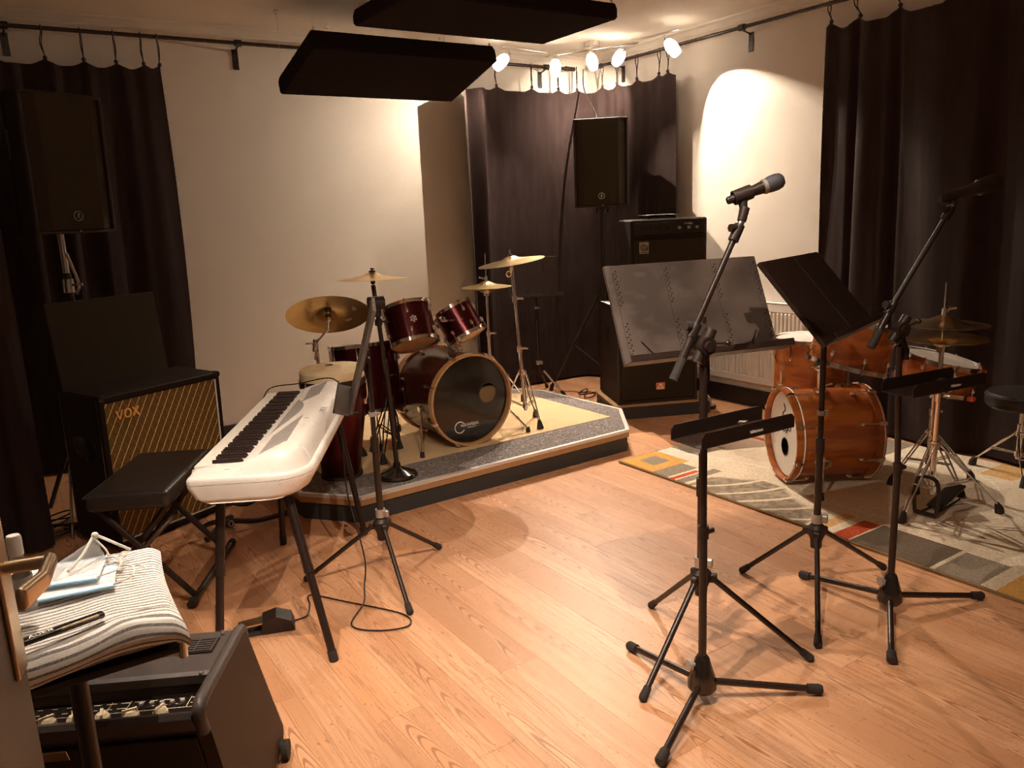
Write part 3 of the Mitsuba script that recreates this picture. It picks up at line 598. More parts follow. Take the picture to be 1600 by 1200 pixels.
chrome_stand(t, (hx, hy), MZ, .50, [(hx-.22, hy-.12), (hx+.24, hy-.06), (hx, hy+.25)], zc-.03, joints=(.68,))
obj('rod', join(rod((hx, hy, zc-.05), (hx, hy, 1.235), .0035), rod((hx, hy, zc+.03), (hx, hy, zc+.075), .011), wing((hx-.01, hy, zc+.06), (-1, 0, .3)), rod((hx, hy, zc-.06), (hx, hy, zc-.02), .022)), 'mat_chrome', t)
# bass drum pedal peeping out on the right
t = thing('bass_pedal', 'black bass drum pedal on the beige mat right of the bass drum', 'pedal')
obj('frame', join(cbox(.10, .03, .02, .004, (2.70, 4.36, MZ+.02)), rod((2.66, 4.36, MZ+.02), (2.66, 4.36, MZ+.15), .008), rod((2.74, 4.36, MZ+.02), (2.74, 4.36, MZ+.15), .008), rod((2.64, 4.36, MZ+.15), (2.78, 4.36, MZ+.15), .008)), 'mat_black_metal', t)
obj('footboard', xf(cbox(.09, .24, .012, .004, (0, .12, 0)), shift(2.70, 4.37, MZ+.03) @ turn(12, (1, 0, 0))), 'mat_satin_steel', t)
# conga
t = thing('conga', 'tall red conga with a natural skin head at the front left of the riser', 'drum')
cx, cy = 1.487, 4.004
cf = frame((cx, cy, MZ), unit((-.012, .0, 1)))
obj('shell', lathe([(0, .0), (.105, .0), (.112, .10), (.135, .22), (.158, .36), (.163, .46), (.155, .56), (0, .56)], 44), 'mat_red_lacquer', t, 60, m=cf)
obj('head', lathe([(.168, .535), (.170, .585), (.160, .600), (.10, .606), (0, .607)], 48), 'mat_skin_head', t, 30, m=cf)
obj('head_print', xf(join(ring(.012, .020, 0, .0012, 24), cbox(.03, .004, .0012, .0003)), shift(.0, .03, .6072)), 'mat_black_plastic', t, False, m=cf)
obj('hoop', join(ring(.168, .176, .515, .545, 48), ring(.150, .172, .505, .518, 48)), 'mat_black_metal', t, 30, m=cf)
for k in range(6):
    a = math.radians(20+60*k); q = lambda r, z: V(r*math.cos(a), r*math.sin(a), z)
    obj('lug', join(tube([q(.178, .548), q(.184, .53), q(.182, .45), q(.170, .40)], .004, 8), cbox(.02, .02, .03, .003, q(.166, .41)), ball(.009, q(.183, .515), 1)), 'mat_chrome', t, m=cf)
obj('foot_ring', ring(.1055, .113, 0, .016, 40), 'mat_rubber', t, m=cf)

# ================================================================ rug and orange kit
GZ = 0.015
t = thing('rug', 'cream patterned rug with grey, ochre and red blocks under the orange drum kit', 'rug')
obj('pile', cbox(1.55, 2.50, .014, .004, (3.05+.775, 2.25, .007)), 'mat_rug', t, False)
obj('edging', join(cbox(.012, 2.50, .012, .003, (3.046, 2.25, .006)), cbox(1.57, .012, .012, .003, (3.83, 3.503, .006))), 'mat_rug_edge', t, False)
bax = unit(V(-.85, .53, 0)); BK = V(3.475, 2.665, GZ+.262) - bax*.42
t, m = drum('bass_drum', 'orange stained bass drum lying on the patterned rug with a white front head', 'drum', BK, bax, 0.236, 0.40, 'mat_orange_stain', 'mat_head_white', 'mat_head_white', 'wood', 8, x=(-.53, -.85, 0), phase=.39, hoop_mat='mat_orange_stain', hole=(0.0, -.075, .048), inlay='mat_letter_white')
obj('port_ring', ring(.046, .052, .4005, .4025), 'mat_black_gloss', t, m=m @ shift(0, -.075, 0))
sc = [(-.01, .16), (.012, .13), (-.02, .105), (.0, .075), (.03, .06), (.02, .035), (-.03, .045), (-.04, .02), (.0, .01), (.055, .03), (.03, .005)]
obj('head_print', join(tube([(x-.02, y, .402) for x, y in bez(sc, 6)[:, :2]], .0035, 6), tube([(x+.02, y+.01, .402) for x, y in bez([(-.05, .02), (0, .035), (.04, .02), (.06, .04)], 6)], .003, 6)), 'mat_black_plastic', t, False, m=m)
obj('vent_rosette', xf(join(ring(.022, .042, 0, .003, 32), *[ball(.004, (.032*math.cos(a), .032*math.sin(a), .003), 1) for a in np.arange(8)*.785]), frame(at(m, (.205, -.118, .27)), unit(m[:3, :3] @ V(.866, -.5, 0)))), 'mat_chrome', t)
for s in (-1, 1):
    a = at(m, (s*.222, -.085, .28)); b = at(m, (s*.335, -.2, .335)); b[2] = GZ+.02
    k = obj('spur', join(rod(a, b, .0075), rod(a*.45+b*.55, a*.4+b*.6, .011), ball(.016, a)), 'mat_chrome', t)
    obj('rubber_foot', rod(b+unit(a-b)*.02, b-V(0, 0, .018), .011, .014), 'mat_rubber', k)
mk = at(m, (.03, .236, .24))
obj('tom_holder', join(rod(mk-V(0, 0, .006), mk+V(0, 0, .008), .042), rod(mk, mk+V(0, 0, .17), .011), cbox(.05, .05, .04, .01, mk+V(0, 0, .13)), rod(mk+V(0, 0, .13), mk+V(.0, -.14, .16), .008), wing(mk+V(-.02, 0, .13), (-1, 0, 0)), wing(mk+V(0, -.03, .03), (0, -1, .4))), 'mat_chrome', t)
TC = V(3.40, 2.25, .72)
tax = unit((.20, -.15, 1.0))
drum('rack_tom', 'orange stained rack tom over the orange bass drum, partly behind the tilted music stand', 'drum', TC, tax, 0.178, 0.215, 'mat_orange_stain', 'mat_head_white', 'mat_head_white', nl=8, phase=.15)
t, m = drum('floor_tom', 'orange stained floor tom by the radiator, behind the orange bass drum', 'drum', (3.98, 2.87, .32), (0, 0, 1), 0.20, 0.40, 'mat_orange_stain', 'mat_head_white', nl=8, phase=.1)
for k in range(3):
    a = math.radians(50+120*k); p = V(3.98+.214*math.cos(a), 2.87+.214*math.sin(a), 0)
    q = obj('leg', join(rod(p+V(0, 0, .55), p+V(0, 0, GZ+.03), .0055), cbox(.03, .03, .05, .004, p+V(0, 0, .45))), 'mat_chrome', t)
    obj('rubber_foot', rod(p+V(0, 0, GZ+.045), p+V(0, 0, GZ), .011, .013), 'mat_rubber', q)
# snare on its stand
su = unit((.12, -.19, .95)); sc_ = V(3.856, 2.041, .717)
t, m = drum('snare_drum', 'orange stained snare drum with a white head tilted towards the drum stool', 'drum', sc_-su*.14, su, 0.178, 0.14, 'mat_orange_stain', 'mat_head_white', 'mat_head_white', nl=8, phase=.1)
obj('strainer', join(cbox(.02, .05, .07, .004, at(m, (.19, 0, .07))), rod(at(m, (.2, -.02, .09)), at(m, (.23, -.02, .13)), .005)), 'mat_chrome', t)
obj('gel_pad', join(cbox(.03, .03, .016, .004, at(m, (.05, -.183, .135))), cbox(.035, .03, .02, .004, at(m, (.03, -.185, -.005)))), 'mat_red_plastic', t)
t = thing('snare_stand', 'chrome snare drum stand under the tilted orange snare', 'drum stand')
sb = V(3.98, 2.13)
chrome_stand(t, sb, GZ, .30, [(3.841, 2.25), (4.222, 2.03), (3.93, 1.93)], .50, joints=(.42,))
bs = sc_-su*.16
obj('basket', join(*[tube([V(3.98, 2.13, .50), bs+ (np.cross(su, (math.cos(a), math.sin(a), 0)))*.10 - su*.02, bs+(np.cross(su, (math.cos(a), math.sin(a), 0)))*.185, bs+(np.cross(su, (math.cos(a), math.sin(a), 0)))*.192+su*.03], .006, 8) for a in (0, 2.09, 4.19)]), 'mat_chrome', t)
# hi-hat
t = thing('hi_hat', 'hi-hat with two dark brass cymbals slightly open on a chrome stand on the rug', 'hi-hat')
hb = V(3.60, 1.905); zc = .900
cymbal('', '', V(*hb, zc+.030), unit((.02, -.01, 1)), .188, parent=t, arch=.034); cymbal('', '', V(*hb, zc-.040), unit((.0, .02, -1)), .188, parent=t, arch=.03)
chrome_stand(t, hb, GZ, .36, [(3.40, 1.927), (3.849, 1.708), (3.80, 2.09)], zc-.08, joints=(.60,), r=(.0135, .010))
obj('rod', join(rod((*hb, zc-.05), (*hb, 1.115), .0035), rod((*hb, zc+.06), (*hb, zc+.10), .012), wing((hb[0]+.012, hb[1]-.006, zc+.085), (.8, -.4, .5)), rod((*hb, zc-.10), (*hb, zc-.062), .022)), 'mat_chrome', t)
pd = unit(V(4.30, 1.95, 0)-V(*hb, 0)); ps = V(-pd[1], pd[0], 0)
p0 = V(*hb, GZ); arch = [(-.05, .02), (-.055, .13), (-.035, .19), (.035, .19), (.055, .13), (.05, .02)]
obj('pedal_frame', join(tube([p0-pd*.05+ps*a+V(0, 0, z) for a, z in bez(arch, 5)[:, :2]], .009, 8), rod(p0-pd*.05-ps*.05+V(0, 0, .015), p0-pd*.05+ps*.05+V(0, 0, .015), .010), rod(p0-pd*.03+ps*.03+V(0, 0, .01), p0+pd*.26+ps*.02+V(0, 0, .01), .005), rod(p0-pd*.03-ps*.03+V(0, 0, .01), p0+pd*.26-ps*.02+V(0, 0, .01), .005)), 'mat_black_metal', t)
fb = np.eye(4); fb[:3, 0], fb[:3, 1], fb[:3, 3] = ps, -pd, p0+pd*.16+V(0, 0, .05)
obj('footboard', xf(rbox(.075, .25, .014, .005), fb @ turn(-12, (1, 0, 0))), 'mat_black_metal', t)
# stool
t = thing('drum_stool', 'round black padded drum stool at the right edge of the photo', 'stool')
sx, sy = 4.435, 1.90
obj('seat', lathe([(0, .40), (.165, .40), (.178, .415), (.180, .455), (.168, .478), (.10, .486), (0, .488)], 48), 'mat_leather', t, 40, m=shift(sx, sy))
obj('piping', tube([(sx+.177*math.cos(a), sy+.177*math.sin(a), .464) for a in np.arange(48)*2*math.pi/48], .004, 6, True), 'mat_rubber', t)
chrome_stand(t, (sx, sy), GZ, .26, [(4.287, 1.80), (4.47, 2.15), (4.58, 1.75)], .40, joints=(.30,), r=(.016, .013))
# ================================================================ music stands
def folding_base(t, b, feet, zhub=.27, pole_top=1.0, zmid=.62, bright=None):
    b3 = V(*b, 0)
    obj('hub', join(lathe([(0, zhub-.05), (.020, zhub-.05), (.022, zhub-.02), (.034, zhub+.01), (.034, zhub+.03), (.022, zhub+.045), (0, zhub+.045)], 20), *[xf(cbox(.045, .022, .03, .004, (.03, 0, zhub+.012)), turn(math.degrees(math.atan2(f[1]-b[1], f[0]-b[0])))) for f in feet]), 'mat_black_plastic', t, m=shift(b[0], b[1]))
    obj('collar', join(ring(.015, .021, zhub+.05, zhub+.085, 20), cbox(.03, .018, .03, .004, (.024, 0, zhub+.068))), 'mat_silver_paint', t, m=shift(b[0], b[1]) @ turn(-60))
    for f in feet:
        f = V(*f, .012); d = unit(V(f[0]-b[0], f[1]-b[1], 0)); a = b3+d*.04+V(0, 0, zhub+.008); u = unit(f-a)
        k = obj('leg', rod(a, f, .0095), 'mat_satin_steel' if bright is not None and f[0] == bright else 'mat_black_metal', t)
        obj('rubber_foot', join(rod(f-u*.035, f, .0125, .0145), ball(.0148, f, 1)), 'mat_rubber', k)
    obj('pole', join(rod(b3+V(0, 0, zhub-.04), b3+V(0, 0, zmid), .0135), rod(b3+V(0, 0, zmid-.05), b3+V(0, 0, zmid+.012), .0175)), 'mat_black_metal', t)
    obj('pole', rod(b3+V(0, 0, zmid), b3+V(0, 0, pole_top), .0105), 'mat_black_metal', t)
    obj('clamp', join(rod(b3+V(0, 0, zmid+.10), b3+V(0, 0, zmid+.118), .016), cbox(.02, .012, .014, .003, (b[0]+.016, b[1]-.012, zmid+.109))), 'mat_silver_paint', t)

def desk(t, c, yaw, tilt, w, h, mk, lip=.05, holes=True, seam=False):
    m = boxframe(V(*c), yaw, tilt)
    k = obj('desk', join(cbox(w, .0025, h, .001), cbox(w, .014, .003, .001, (0, .006, h/2-.0015)), cbox(.003, .014, h, .001, (-w/2+.0015, .006, 0)), cbox(.003, .014, h, .001, (w/2-.0015, .006, 0))), mk, t, False, m=m)
    obj('shelf', join(cbox(w+.03, lip, .003, .001, (.012, -lip/2, -h/2)), cbox(w+.03, .003, .020, .001, (.012, -lip, -h/2+.009))), 'mat_black_metal', k, False, m=m)
    obj('bracket', join(cbox(.10, .02, .09, .004, (0, .016, -.02)), rod(at(np.eye(4), (-.05, .03, -.02)), (.05, .03, -.02), .012)), 'mat_black_metal', t, m=m)
    if holes:
        ds = [xf(disc(.0028, 0, 8), frame((x+(j % 2)*.006, -.0014, z), (0, -1, 0))) for x in np.array([-.27, -.07, .13, .30])*w/.62-0.006 for j, z in enumerate(np.linspace(-h*.44, h*.44, 34)) if abs(z) > h*.09]
        obj('perforations', join(*ds), 'mat_black_gloss', k, False, m=m); labels[[q for q in scene if q.endswith('__perforations')][-1]] = {'label': 'rows of small punched holes', 'kind': 'stuff'}
        obj('fold', join(*[cbox(.0012, .001, h*.98, .0003, (x, -.0014, 0)) for x in np.array([-.285, -.085, .115, .285])*w/.62]), 'mat_black_gloss', k, False, m=m)
    if seam: obj('fold', join(cbox(.002, .002, h*.98, .0005, (0.02, -.0016, 0)), cbox(.004, .003, h*.25, .001, (.03, -.002, -h*.34))), 'mat_black_metal', k, False, m=m)
    return k, m
bA = (1.858, 1.732)
t = thing('music_stand', 'music stand with a wide dusty desk facing the camera, punched with rows of holes', 'music stand')
folding_base(t, bA, [(1.949, 2.068), (2.106, 1.478), (1.518, 1.65)], pole_top=1.16)
k, m = desk(t, (1.835, 1.752, 1.187), 194, 25.2, .546, .319, 'mat_dusty_desk')
obj('page_holder', join(tube([at(m, (-.16, -.03, -.155)), at(m, (-.16, -.006, -.15)), at(m, (-.205, -.004, -.09))], .0018, 6), tube([at(m, (.16, -.03, -.155)), at(m, (.16, -.006, -.15)), at(m, (.205, -.004, -.09))], .0018, 6)), 'mat_black_metal', k)
t = thing('music_stand', 'black music stand with its desk turned edgeways and tipped far back before the orange kit', 'music stand')
folding_base(t, (2.521, 1.762), [(2.45, 2.055), (2.198, 1.513), (2.915, 1.718)], zhub=.245, pole_top=1.13)
desk(t, (2.51, 1.775, 1.167), 163, 40.5, .57, .358, 'mat_black_metal', seam=True, holes=False)
t = thing('music_stand', 'music stand seen edge-on between the white keyboard and the red drum kit', 'music stand')
folding_base(t, (1.243, 2.943), [(1.574, 3.078), (.968, 3.146), (1.188, 2.605)], zhub=.235, pole_top=1.02)
desk(t, (1.222, 2.955, .985), 293.5, 17, .50, .40, 'mat_dusty_desk', holes=False, lip=.06)
t = thing('music_stand', 'music stand with a punched black desk in the shadow right of the crash cymbal', 'music stand')
folding_base(t, (3.80, 5.38), [(3.90, 5.17), (3.98, 5.52), (3.58, 5.48)], zhub=.20, pole_top=.95, bright=3.90)
desk(t, (3.76, 5.355, .985), 205, 12, .42, .33, 'mat_black_metal')

# ================================================================ microphone stands
def boom_stand(label, b, feet, pts, tray_yaw, tray_mat, zt, toff):
    t = thing('microphone_stand', label, 'microphone stand')
    b3 = V(*b, 0)
    obj('base', lathe([(0, .035), (.036, .035), (.044, .045), (.044, .07), (.034, .10), (.022, .142), (.017, .150), (0, .150)], 24), 'mat_black_gloss', t, m=shift(*b))
    obj('thumb_screw', join(rod(b3+V(-.015, .004, .125), b3+V(-.035, .012, .125), .006), rod(b3+V(-.034, .012, .125), b3+V(-.044, .016, .125), .018)), 'mat_silver_paint', t)
    for f in feet:
        f = V(*f, .017); d = unit(V(f[0]-b[0], f[1]-b[1], 0)); a = b3+d*.035+V(0, 0, .062); u = unit(f-a)
        k = obj('leg', rod(a, f, .0105), 'mat_black_metal', t)
        obj('rubber_foot', join(rod(f-u*.045, f-u*.006, .0150, .0165), rod(f-u*.006, f, .0165, .013)), 'mat_rubber', k)
    obj('pole', join(rod(b3+V(0, 0, .13), b3+V(0, 0, .56), .0125), rod(b3+V(0, 0, .535), b3+V(0, 0, .575), .0165), cbox(.026, .014, .014, .003, b3+V(.022, -.008, .556))), 'mat_black_metal', t)
    P = {k: V(*v) for k, v in pts.items()}; pv = P['pivot']
    obj('pole', join(rod(b3+V(0, 0, .55), V(pv[0], pv[1], pv[2]-.06)*.9+(b3+V(0, 0, pv[2]-.06))*.1, .0105), rod(b3+V(0, 0, pv[2]-.11), b3+V(0, 0, pv[2]-.075), .0145)), 'mat_black_metal', t)
    bd = unit(P['boomtop']-P['clamp']); n = unit(np.cross(bd, (0, 0, 1)))
    if n @ (-pv + V(0, 0, 1.5)) < 0: n = -n
    obj('clutch', join(rod(pv-n*.028, pv+n*.022, .026), rod(pv+n*.022, pv+n*.03, .015), tube([V(b[0], b[1], pv[2]-.085), pv-V(0, 0, .02)], .015, 12), rod(pv-bd*.05, pv+bd*.05, .017)), 'mat_black_plastic', t)
    if 'lev1' in P: obj('lever', join(rod(P['lev0'], P['lev1'], .004), ball(.009, P['lev1'])), 'mat_black_metal', t)
    gt = P['griptop']; ge = P['gripend']
    kb = obj('boom', join(rod(ge+(gt-ge)*.3, P['clamp'], .012), rod(P['clamp'], P['boomtop'], .0085), rod(P['clamp']-bd*.03, P['clamp']+bd*.012, .015)), 'mat_black_metal', t)
    obj('grip', rod(ge, gt, .0145, .013), 'mat_rubber', kb)
    obj('clamp_knob', join(rod(P['clamp'], P['clamp']-V(.022, -.004, -.006), .006), rod(P['clamp']-V(.018, -.004, -.006), P['clamp']-V(.032, -.006, -.008), .013)), 'mat_rubber', kb)
    bt = P['boomtop']; up = unit(P['clip1']-bt)
    obj('clamp', join(rod(bt-bd*.02, bt+bd*.028, .0145), rod(bt+bd*.02-V(.0, 0, 0), bt+bd*.02-V(.028, -.006, .0), .011)), 'mat_black_plastic', kb)
    obj('thread', rod(bt+bd*.028, bt+bd*.045, .009), 'mat_satin_steel', kb)
    md = unit(P['mictip']-P['mictail']); mid = P['mictail']*.52+P['micneck']*.48
    obj('clip', join(rod(bt+bd*.04, P['clip1']-up*.012, .0125, .014), rod(P['clip1']-up*.02, mid-V(0, 0, .012), .010, .014), xf(ring(.0165, .0205, -.026, .026, 24), frame(mid, md))), 'mat_black_plastic', kb)
    # the tray clamped on the pole
    return t, P, md
def microphone(label, P, md, band='mat_silver_paint', gr='mat_mic_grille'):
    t = thing('microphone', label, 'microphone')
    m = frame(P['mictail'], md); Lm = float(np.linalg.norm(P['mictip']-P['mictail'])); s = Lm/.185
    obj('body', lathe([(0, 0), (.010, .0005), (.0118, .004), (.0125, .03), (.0155, .075), (.0185, .110), (.0195, .118), (0, .118)], 28), 'mat_black_metal', t, 50, m=m @ np.diag([s, s, s, 1]))
    obj('band', lathe([(.0195, .117), (.0235, .119), (.0240, .124), (.0235, .129), (.018, .130)], 28), band, t, 30, m=m @ np.diag([s, s, s, 1]))
    obj('grille', lathe([(.0225, .128), (.0245, .138), (.0258, .150), (.0255, .164), (.0225, .176), (.016, .183), (.008, .1855), (0, .186)], 32), gr, t, 60, m=m @ np.diag([s, s, s, 1]))
def tray(label, b, z, c, yaw, w=.375, d=.125):
    """A folded metal tray clamped to a stand's pole: c = centre of its floor."""
    t = thing('stand_tray', label, 'tray')
    m = boxframe(V(c[0], c[1], z), yaw)
    lip = [(-w/2, 0), (w/2, 0), (w/2, .030), (w/2-.012, .042), (-w/2+.012, .042), (-w/2, .030)]
    lp = xf(prism(lip, .0025), np.array([[1, 0, 0, 0], [0, 0, -1, 0], [0, 1, 0, 0], [0, 0, 0, 1.0]]))
    obj('tray', join(cbox(w, d, .0025, .0008), xf(lp, shift(0, -d/2+.0012, 0)), xf(lp, shift(0, d/2+.0012, 0))), 'mat_black_metal', t, False, m=m)
    obj('bolt', join(rod((.04, .005, .001), (.04, .005, .022), .005), rod((.04, .005, .022), (.04, .005, .027), .010), rod((.022, .005, .023), (.058, .005, .023), .005)), 'mat_chrome', t, m=m)
    pc = np.linalg.inv(m) @ np.append(V(b[0], b[1], z), 1)
    obj('clamp', join(cbox(.05, .04, .035, .006, (pc[0], pc[1], -.022)), cbox(.13, .018, .014, .003, (pc[0]*.5+.02, pc[1]*.5-.01, -.010)), rod((pc[0]+.06, pc[1]-.03, -.022), (pc[0]+.09, pc[1]-.03, -.022), .011)), 'mat_black_plastic', t, m=m)
    lt = meshkit.text_mesh('Millenium', .008, .0006, True); lt.apply_translation((-.03, 0, 0))
    obj('lettering', xf(lt, np.array([[1, 0, 0, .03], [0, 0, -1, -d/2-.0015], [0, 1, 0, .012], [0, 0, 0, 1.0]])), 'mat_letter_white', t, False, m=m)
bB = (1.667, 1.546)
PB = dict(pivot=(1.652, 1.535, 1.118), gripend=(1.561, 1.561, 1.029), griptop=(1.591, 1.556, 1.087), clamp=(1.632, 1.55, 1.169), boomtop=(1.765, 1.526, 1.418), clip1=(1.802, 1.523, 1.5), mictail=(1.759, 1.554, 1.509), micneck=(1.838, 1.51, 1.54), mictip=(1.898, 1.476, 1.562), lev0=(1.664, 1.518, 1.125), lev1=(1.701, 1.493, 1.123))
t, P, md = boom_stand('boom microphone stand nearest the camera, in front of the wide dusty music stand', bB, [(1.681, 1.90), (1.977, 1.341), (1.343, 1.398)], PB, 0, None, 0, 0)
microphone('microphone with a blue-grey grille lit against the pale wall', P, md)
tray('black metal tray on the stand nearest the camera, with a silver wing bolt', bB, .872, (1.690, 1.458), 183, w=.355, d=.118)
PD = dict(pivot=(2.57, 1.507, 1.061), gripend=(2.471, 1.548, 1.005), griptop=(2.508, 1.539, 1.063), clamp=(2.554, 1.529, 1.14), boomtop=(2.756, 1.472, 1.435), clip1=(2.792, 1.457, 1.47), mictail=(2.742, 1.494, 1.485), micneck=(2.822, 1.448, 1.511), mictip=(2.921, 1.39, 1.538), lev0=(2.59, 1.49, 1.07), lev1=(2.62, 1.47, 1.085))
bD = (2.615, 1.510)
t, P, md = boom_stand('boom microphone stand on the right, before the hi-hat of the orange kit', bD, [(2.592, 1.88), (2.962, 1.347), (2.29, 1.302)], PD, 0, None, 0, 0)
microphone('dark microphone hardly visible against the black right-hand curtain', P, md, 'mat_black_metal', 'mat_grille_black')
tray('black metal tray in front of the snare of the orange kit', bD, .862, (2.635, 1.411), 188, w=.36, d=.12)

# round-base stand on the riser
t = thing('microphone_stand', 'straight stand with a round cast base at the front of the riser', 'microphone stand')
rb = V(1.715, 3.785)
obj('base', lathe([(0, 0), (.108, 0), (.110, .008), (.100, .020), (.055, .038), (.024, .052), (.018, .075), (0, .075)], 40), 'mat_black_gloss', t, 25, m=shift(rb[0], rb[1], RZ+.002))
tp = V(1.685, 3.81, 1.06)
obj('pole', join(rod((rb[0], rb[1], RZ+.06), V(rb[0], rb[1], .78)*.5+tp*.5+V(0, 0, -.14), .0125), rod(V(rb[0], rb[1], 0)*.45+tp*.55+V(0, 0, .12), tp, .0095)), 'mat_black_metal', t)
obj('clutch', join(rod(tp+V(-.045, .01, .02), tp+V(.035, -.005, .02), .034), rod(tp-V(0, 0, .05), tp+V(0, 0, .01), .019)), 'mat_black_plastic', t)
# ================================================================ loudspeakers
def loudspeaker(label, pos, yaw, tilt, ptop):
    t = thing('loudspeaker', label, 'loudspeaker')
    w, d, h = .418, .29, .665; m = boxframe(V(*pos), yaw, tilt)
    f = w/2; bk = w*.30
    prof = [(-f, .012), (-f+.012, 0), (f-.012, 0), (f, .012), (f, .10), (bk, d-.01), (bk-.02, d), (-bk+.02, d), (-bk, d-.01), (-f, .10)]
    obj('cabinet', xf(prism(prof, h), np.eye(4)), 'mat_tolex', t, False, m=m)
    g = [(-f+.018, .004), (-f+.075, -.022), (f-.075, -.022), (f-.018, .004)]
    obj('grille', xf(prism(g, h-.028), shift(0, 0, .018)), 'mat_grille_black', t, False, m=m)
    obj('front_frame', join(cbox(w, .02, .016, .004, (0, -.004, .009)), cbox(w, .02, .016, .004, (0, -.004, h-.008)), cbox(.016, .02, h, .004, (-f+.008, -.002, h/2)), cbox(.016, .02, h, .004, (f-.008, -.002, h/2))), 'mat_black_plastic', t, m=m)
    e = m @ shift(.0, -.0235, .085) @ turn(90, (1, 0, 0))
    obj('emblem', xf(join(ring(.020, .0255, 0, .003, 28), ball(.0055, (.002, .011, .002), 1), tube([(0, .006, .002), (-.001, -.004, .002), (.007, -.012, .002)], .0035, 6), tube([(-.001, -.004, .002), (-.008, -.010, .002)], .003, 6), tube([(-.009, .002, .002), (0, .004, .002), (.009, .001, .002)], .003, 6)), np.eye(4)), 'mat_satin_steel', t, m=e)
    obj('status_light', ball(.005, (.01, -.012, .012), 1), 'mat_satin_steel', t, m=m)
    for s in (-1, 1): obj('handle', rbox(.012, .05, .14, .005, (s*(f-.016), .15, .42)), 'mat_black_gloss', t, m=m @ shift(0, 0, 0))
    return m
loudspeaker('tall black loudspeaker on a pole in front of the left curtain', (.440, 4.576, 1.498), 152.7, -2.0, None)
t = thing('speaker_stand', 'black pole stand under the left loudspeaker with a bright clamp', 'speaker stand')
q = V(.373, 4.705, 0)
obj('pole', rod(q+V(0, 0, .12), q+V(0, 0, 1.30), .021), 'mat_black_metal', t)
obj('pole', rod(q+V(0, 0, 1.18), q+V(0, 0, 1.50), .0165), 'mat_satin_steel', t)
obj('clamp', join(rod(q+V(0, 0, 1.20), q+V(0, 0, 1.27), .028), rod(q+V(.02, -.02, 1.24), q+V(.06, -.05, 1.24), .008), tube(bez([q+V(.03, -.03, 1.19), q+V(.045, -.04, 1.24), q+V(.03, -.03, 1.32), q+V(.012, -.02, 1.40)], 6), .008, 8)), 'mat_satin_steel', t)
for a, R_ in ((15, .30), (135, .34), (255, .25)):
    e = V(math.cos(math.radians(a)), math.sin(math.radians(a)), 0)
    obj('leg', join(rod(q+e*.03+V(0, 0, .62), q+e*R_+V(0, 0, .012), .012), rod(q+e*.03+V(0, 0, .20), q+e*R_*.64+V(0, 0, .23), .008)), 'mat_black_metal', t)
loudspeaker('tall black loudspeaker in the far corner in front of the curtain', (4.12, 4.90, 1.522), 220.7, 0, None)
t = thing('speaker_stand', 'black tripod under the loudspeaker in the far corner, behind the bass cabinet', 'speaker stand')
q = V(4.218, 5.012, 0)
obj('pole', join(rod(q+V(0, 0, .15), q+V(0, 0, 1.525), .019), rod(q+V(0, 0, 1.48), q+V(0, 0, 1.523), .05)), 'mat_black_metal', t)
for k, a in enumerate((126, 246, 6)):
    e = V(math.cos(math.radians(a)), math.sin(math.radians(a)), 0); R_ = (.48, .27, .38)[k]
    l = obj('leg', join(rod(q+e*.03+V(0, 0, .85), q+e*R_+V(0, 0, .02), .0135), rod(q+e*.02+V(0, 0, .22), q+e*(.03+(R_-.03)*.55)+V(0, 0, .42), .008)), 'mat_black_metal', t)
    obj('rubber_foot', rod(q+e*(R_-.012)+V(0, 0, .05), q+e*R_+V(0, 0, 0.0), .017), 'mat_rubber', l)
obj('hub', rod(q+V(0, 0, .81), q+V(0, 0, .88), .034), 'mat_black_plastic', t); obj('lower_collar', rod(q+V(0, 0, .19), q+V(0, 0, .24), .03), 'mat_black_plastic', t)
c = thing('power_cable', 'thin black cable hanging from the curtain rod down behind the corner loudspeaker', 'cable'); del labels[c]; used.discard(c)
tag(obj('power_cable', tube(bez([(4.50, 5.56, ZR-.02), (4.48, 5.53, 2.50), (4.36, 5.25, 2.28), (4.33, 5.15, 2.10)], 8), .005, 8), 'mat_black_plastic'), 'thin black cable hanging down behind the corner loudspeaker', 'cable')

# ================================================================ bass rig on its small platform
pf = boxframe(V(3.686, 4.266, 0) + .36*V(.908, -.419, 0), 204.8)
t = thing('platform', 'small dark platform with a wooden rim under the black bass cabinet', 'platform')
obj('body', cbox(.715, .555, .092, .003, (0, .28, .046)), 'mat_riser_side', t, m=pf)
obj('top', cbox(.74, .58, .014, .003, (0, .28, .099)), 'mat_ply_edge', t, m=pf)
t = thing('bass_cabinet', 'big black bass loudspeaker cabinet with a small orange triangle badge', 'loudspeaker')
cw, cd, ch = .60, .50, .715; cm = pf @ shift(-.035, .025, .106)
obj('body', join(cbox(cw, cd, ch, .012, (0, cd/2+.012, ch/2))), 'mat_tolex', t, m=cm)
obj('grille', cbox(cw-.05, .010, ch-.05, .003, (0, .008, ch/2)), 'mat_grille_black', t, m=cm)
obj('rim', join(cbox(cw, .022, .022, .005, (0, .011, .011)), cbox(cw, .022, .022, .005, (0, .011, ch-.011)), cbox(.022, .022, ch, .005, (-cw/2+.011, .011, ch/2)), cbox(.022, .022, ch, .005, (cw/2-.011, .011, ch/2))), 'mat_black_plastic', t, m=cm)
tri = lambda r: [(r*math.sin(a), r*math.cos(a)) for a in (0, 2.0944, 4.18879)]
e = cm @ shift(.02, .0035, .115) @ turn(90, (1, 0, 0))
obj('badge', trimesh.creation.extrude_polygon(Polygon(tri(.032), [tri(.014)]), .003, engine='earcut'), 'mat_letter_white', t, False, m=e)
obj('badge_print', xf(prism([(-.034, -.022), (.034, -.022), (.034, .03), (-.034, .03)], .0012), np.eye(4)), 'mat_orange_print', t, False, m=e)
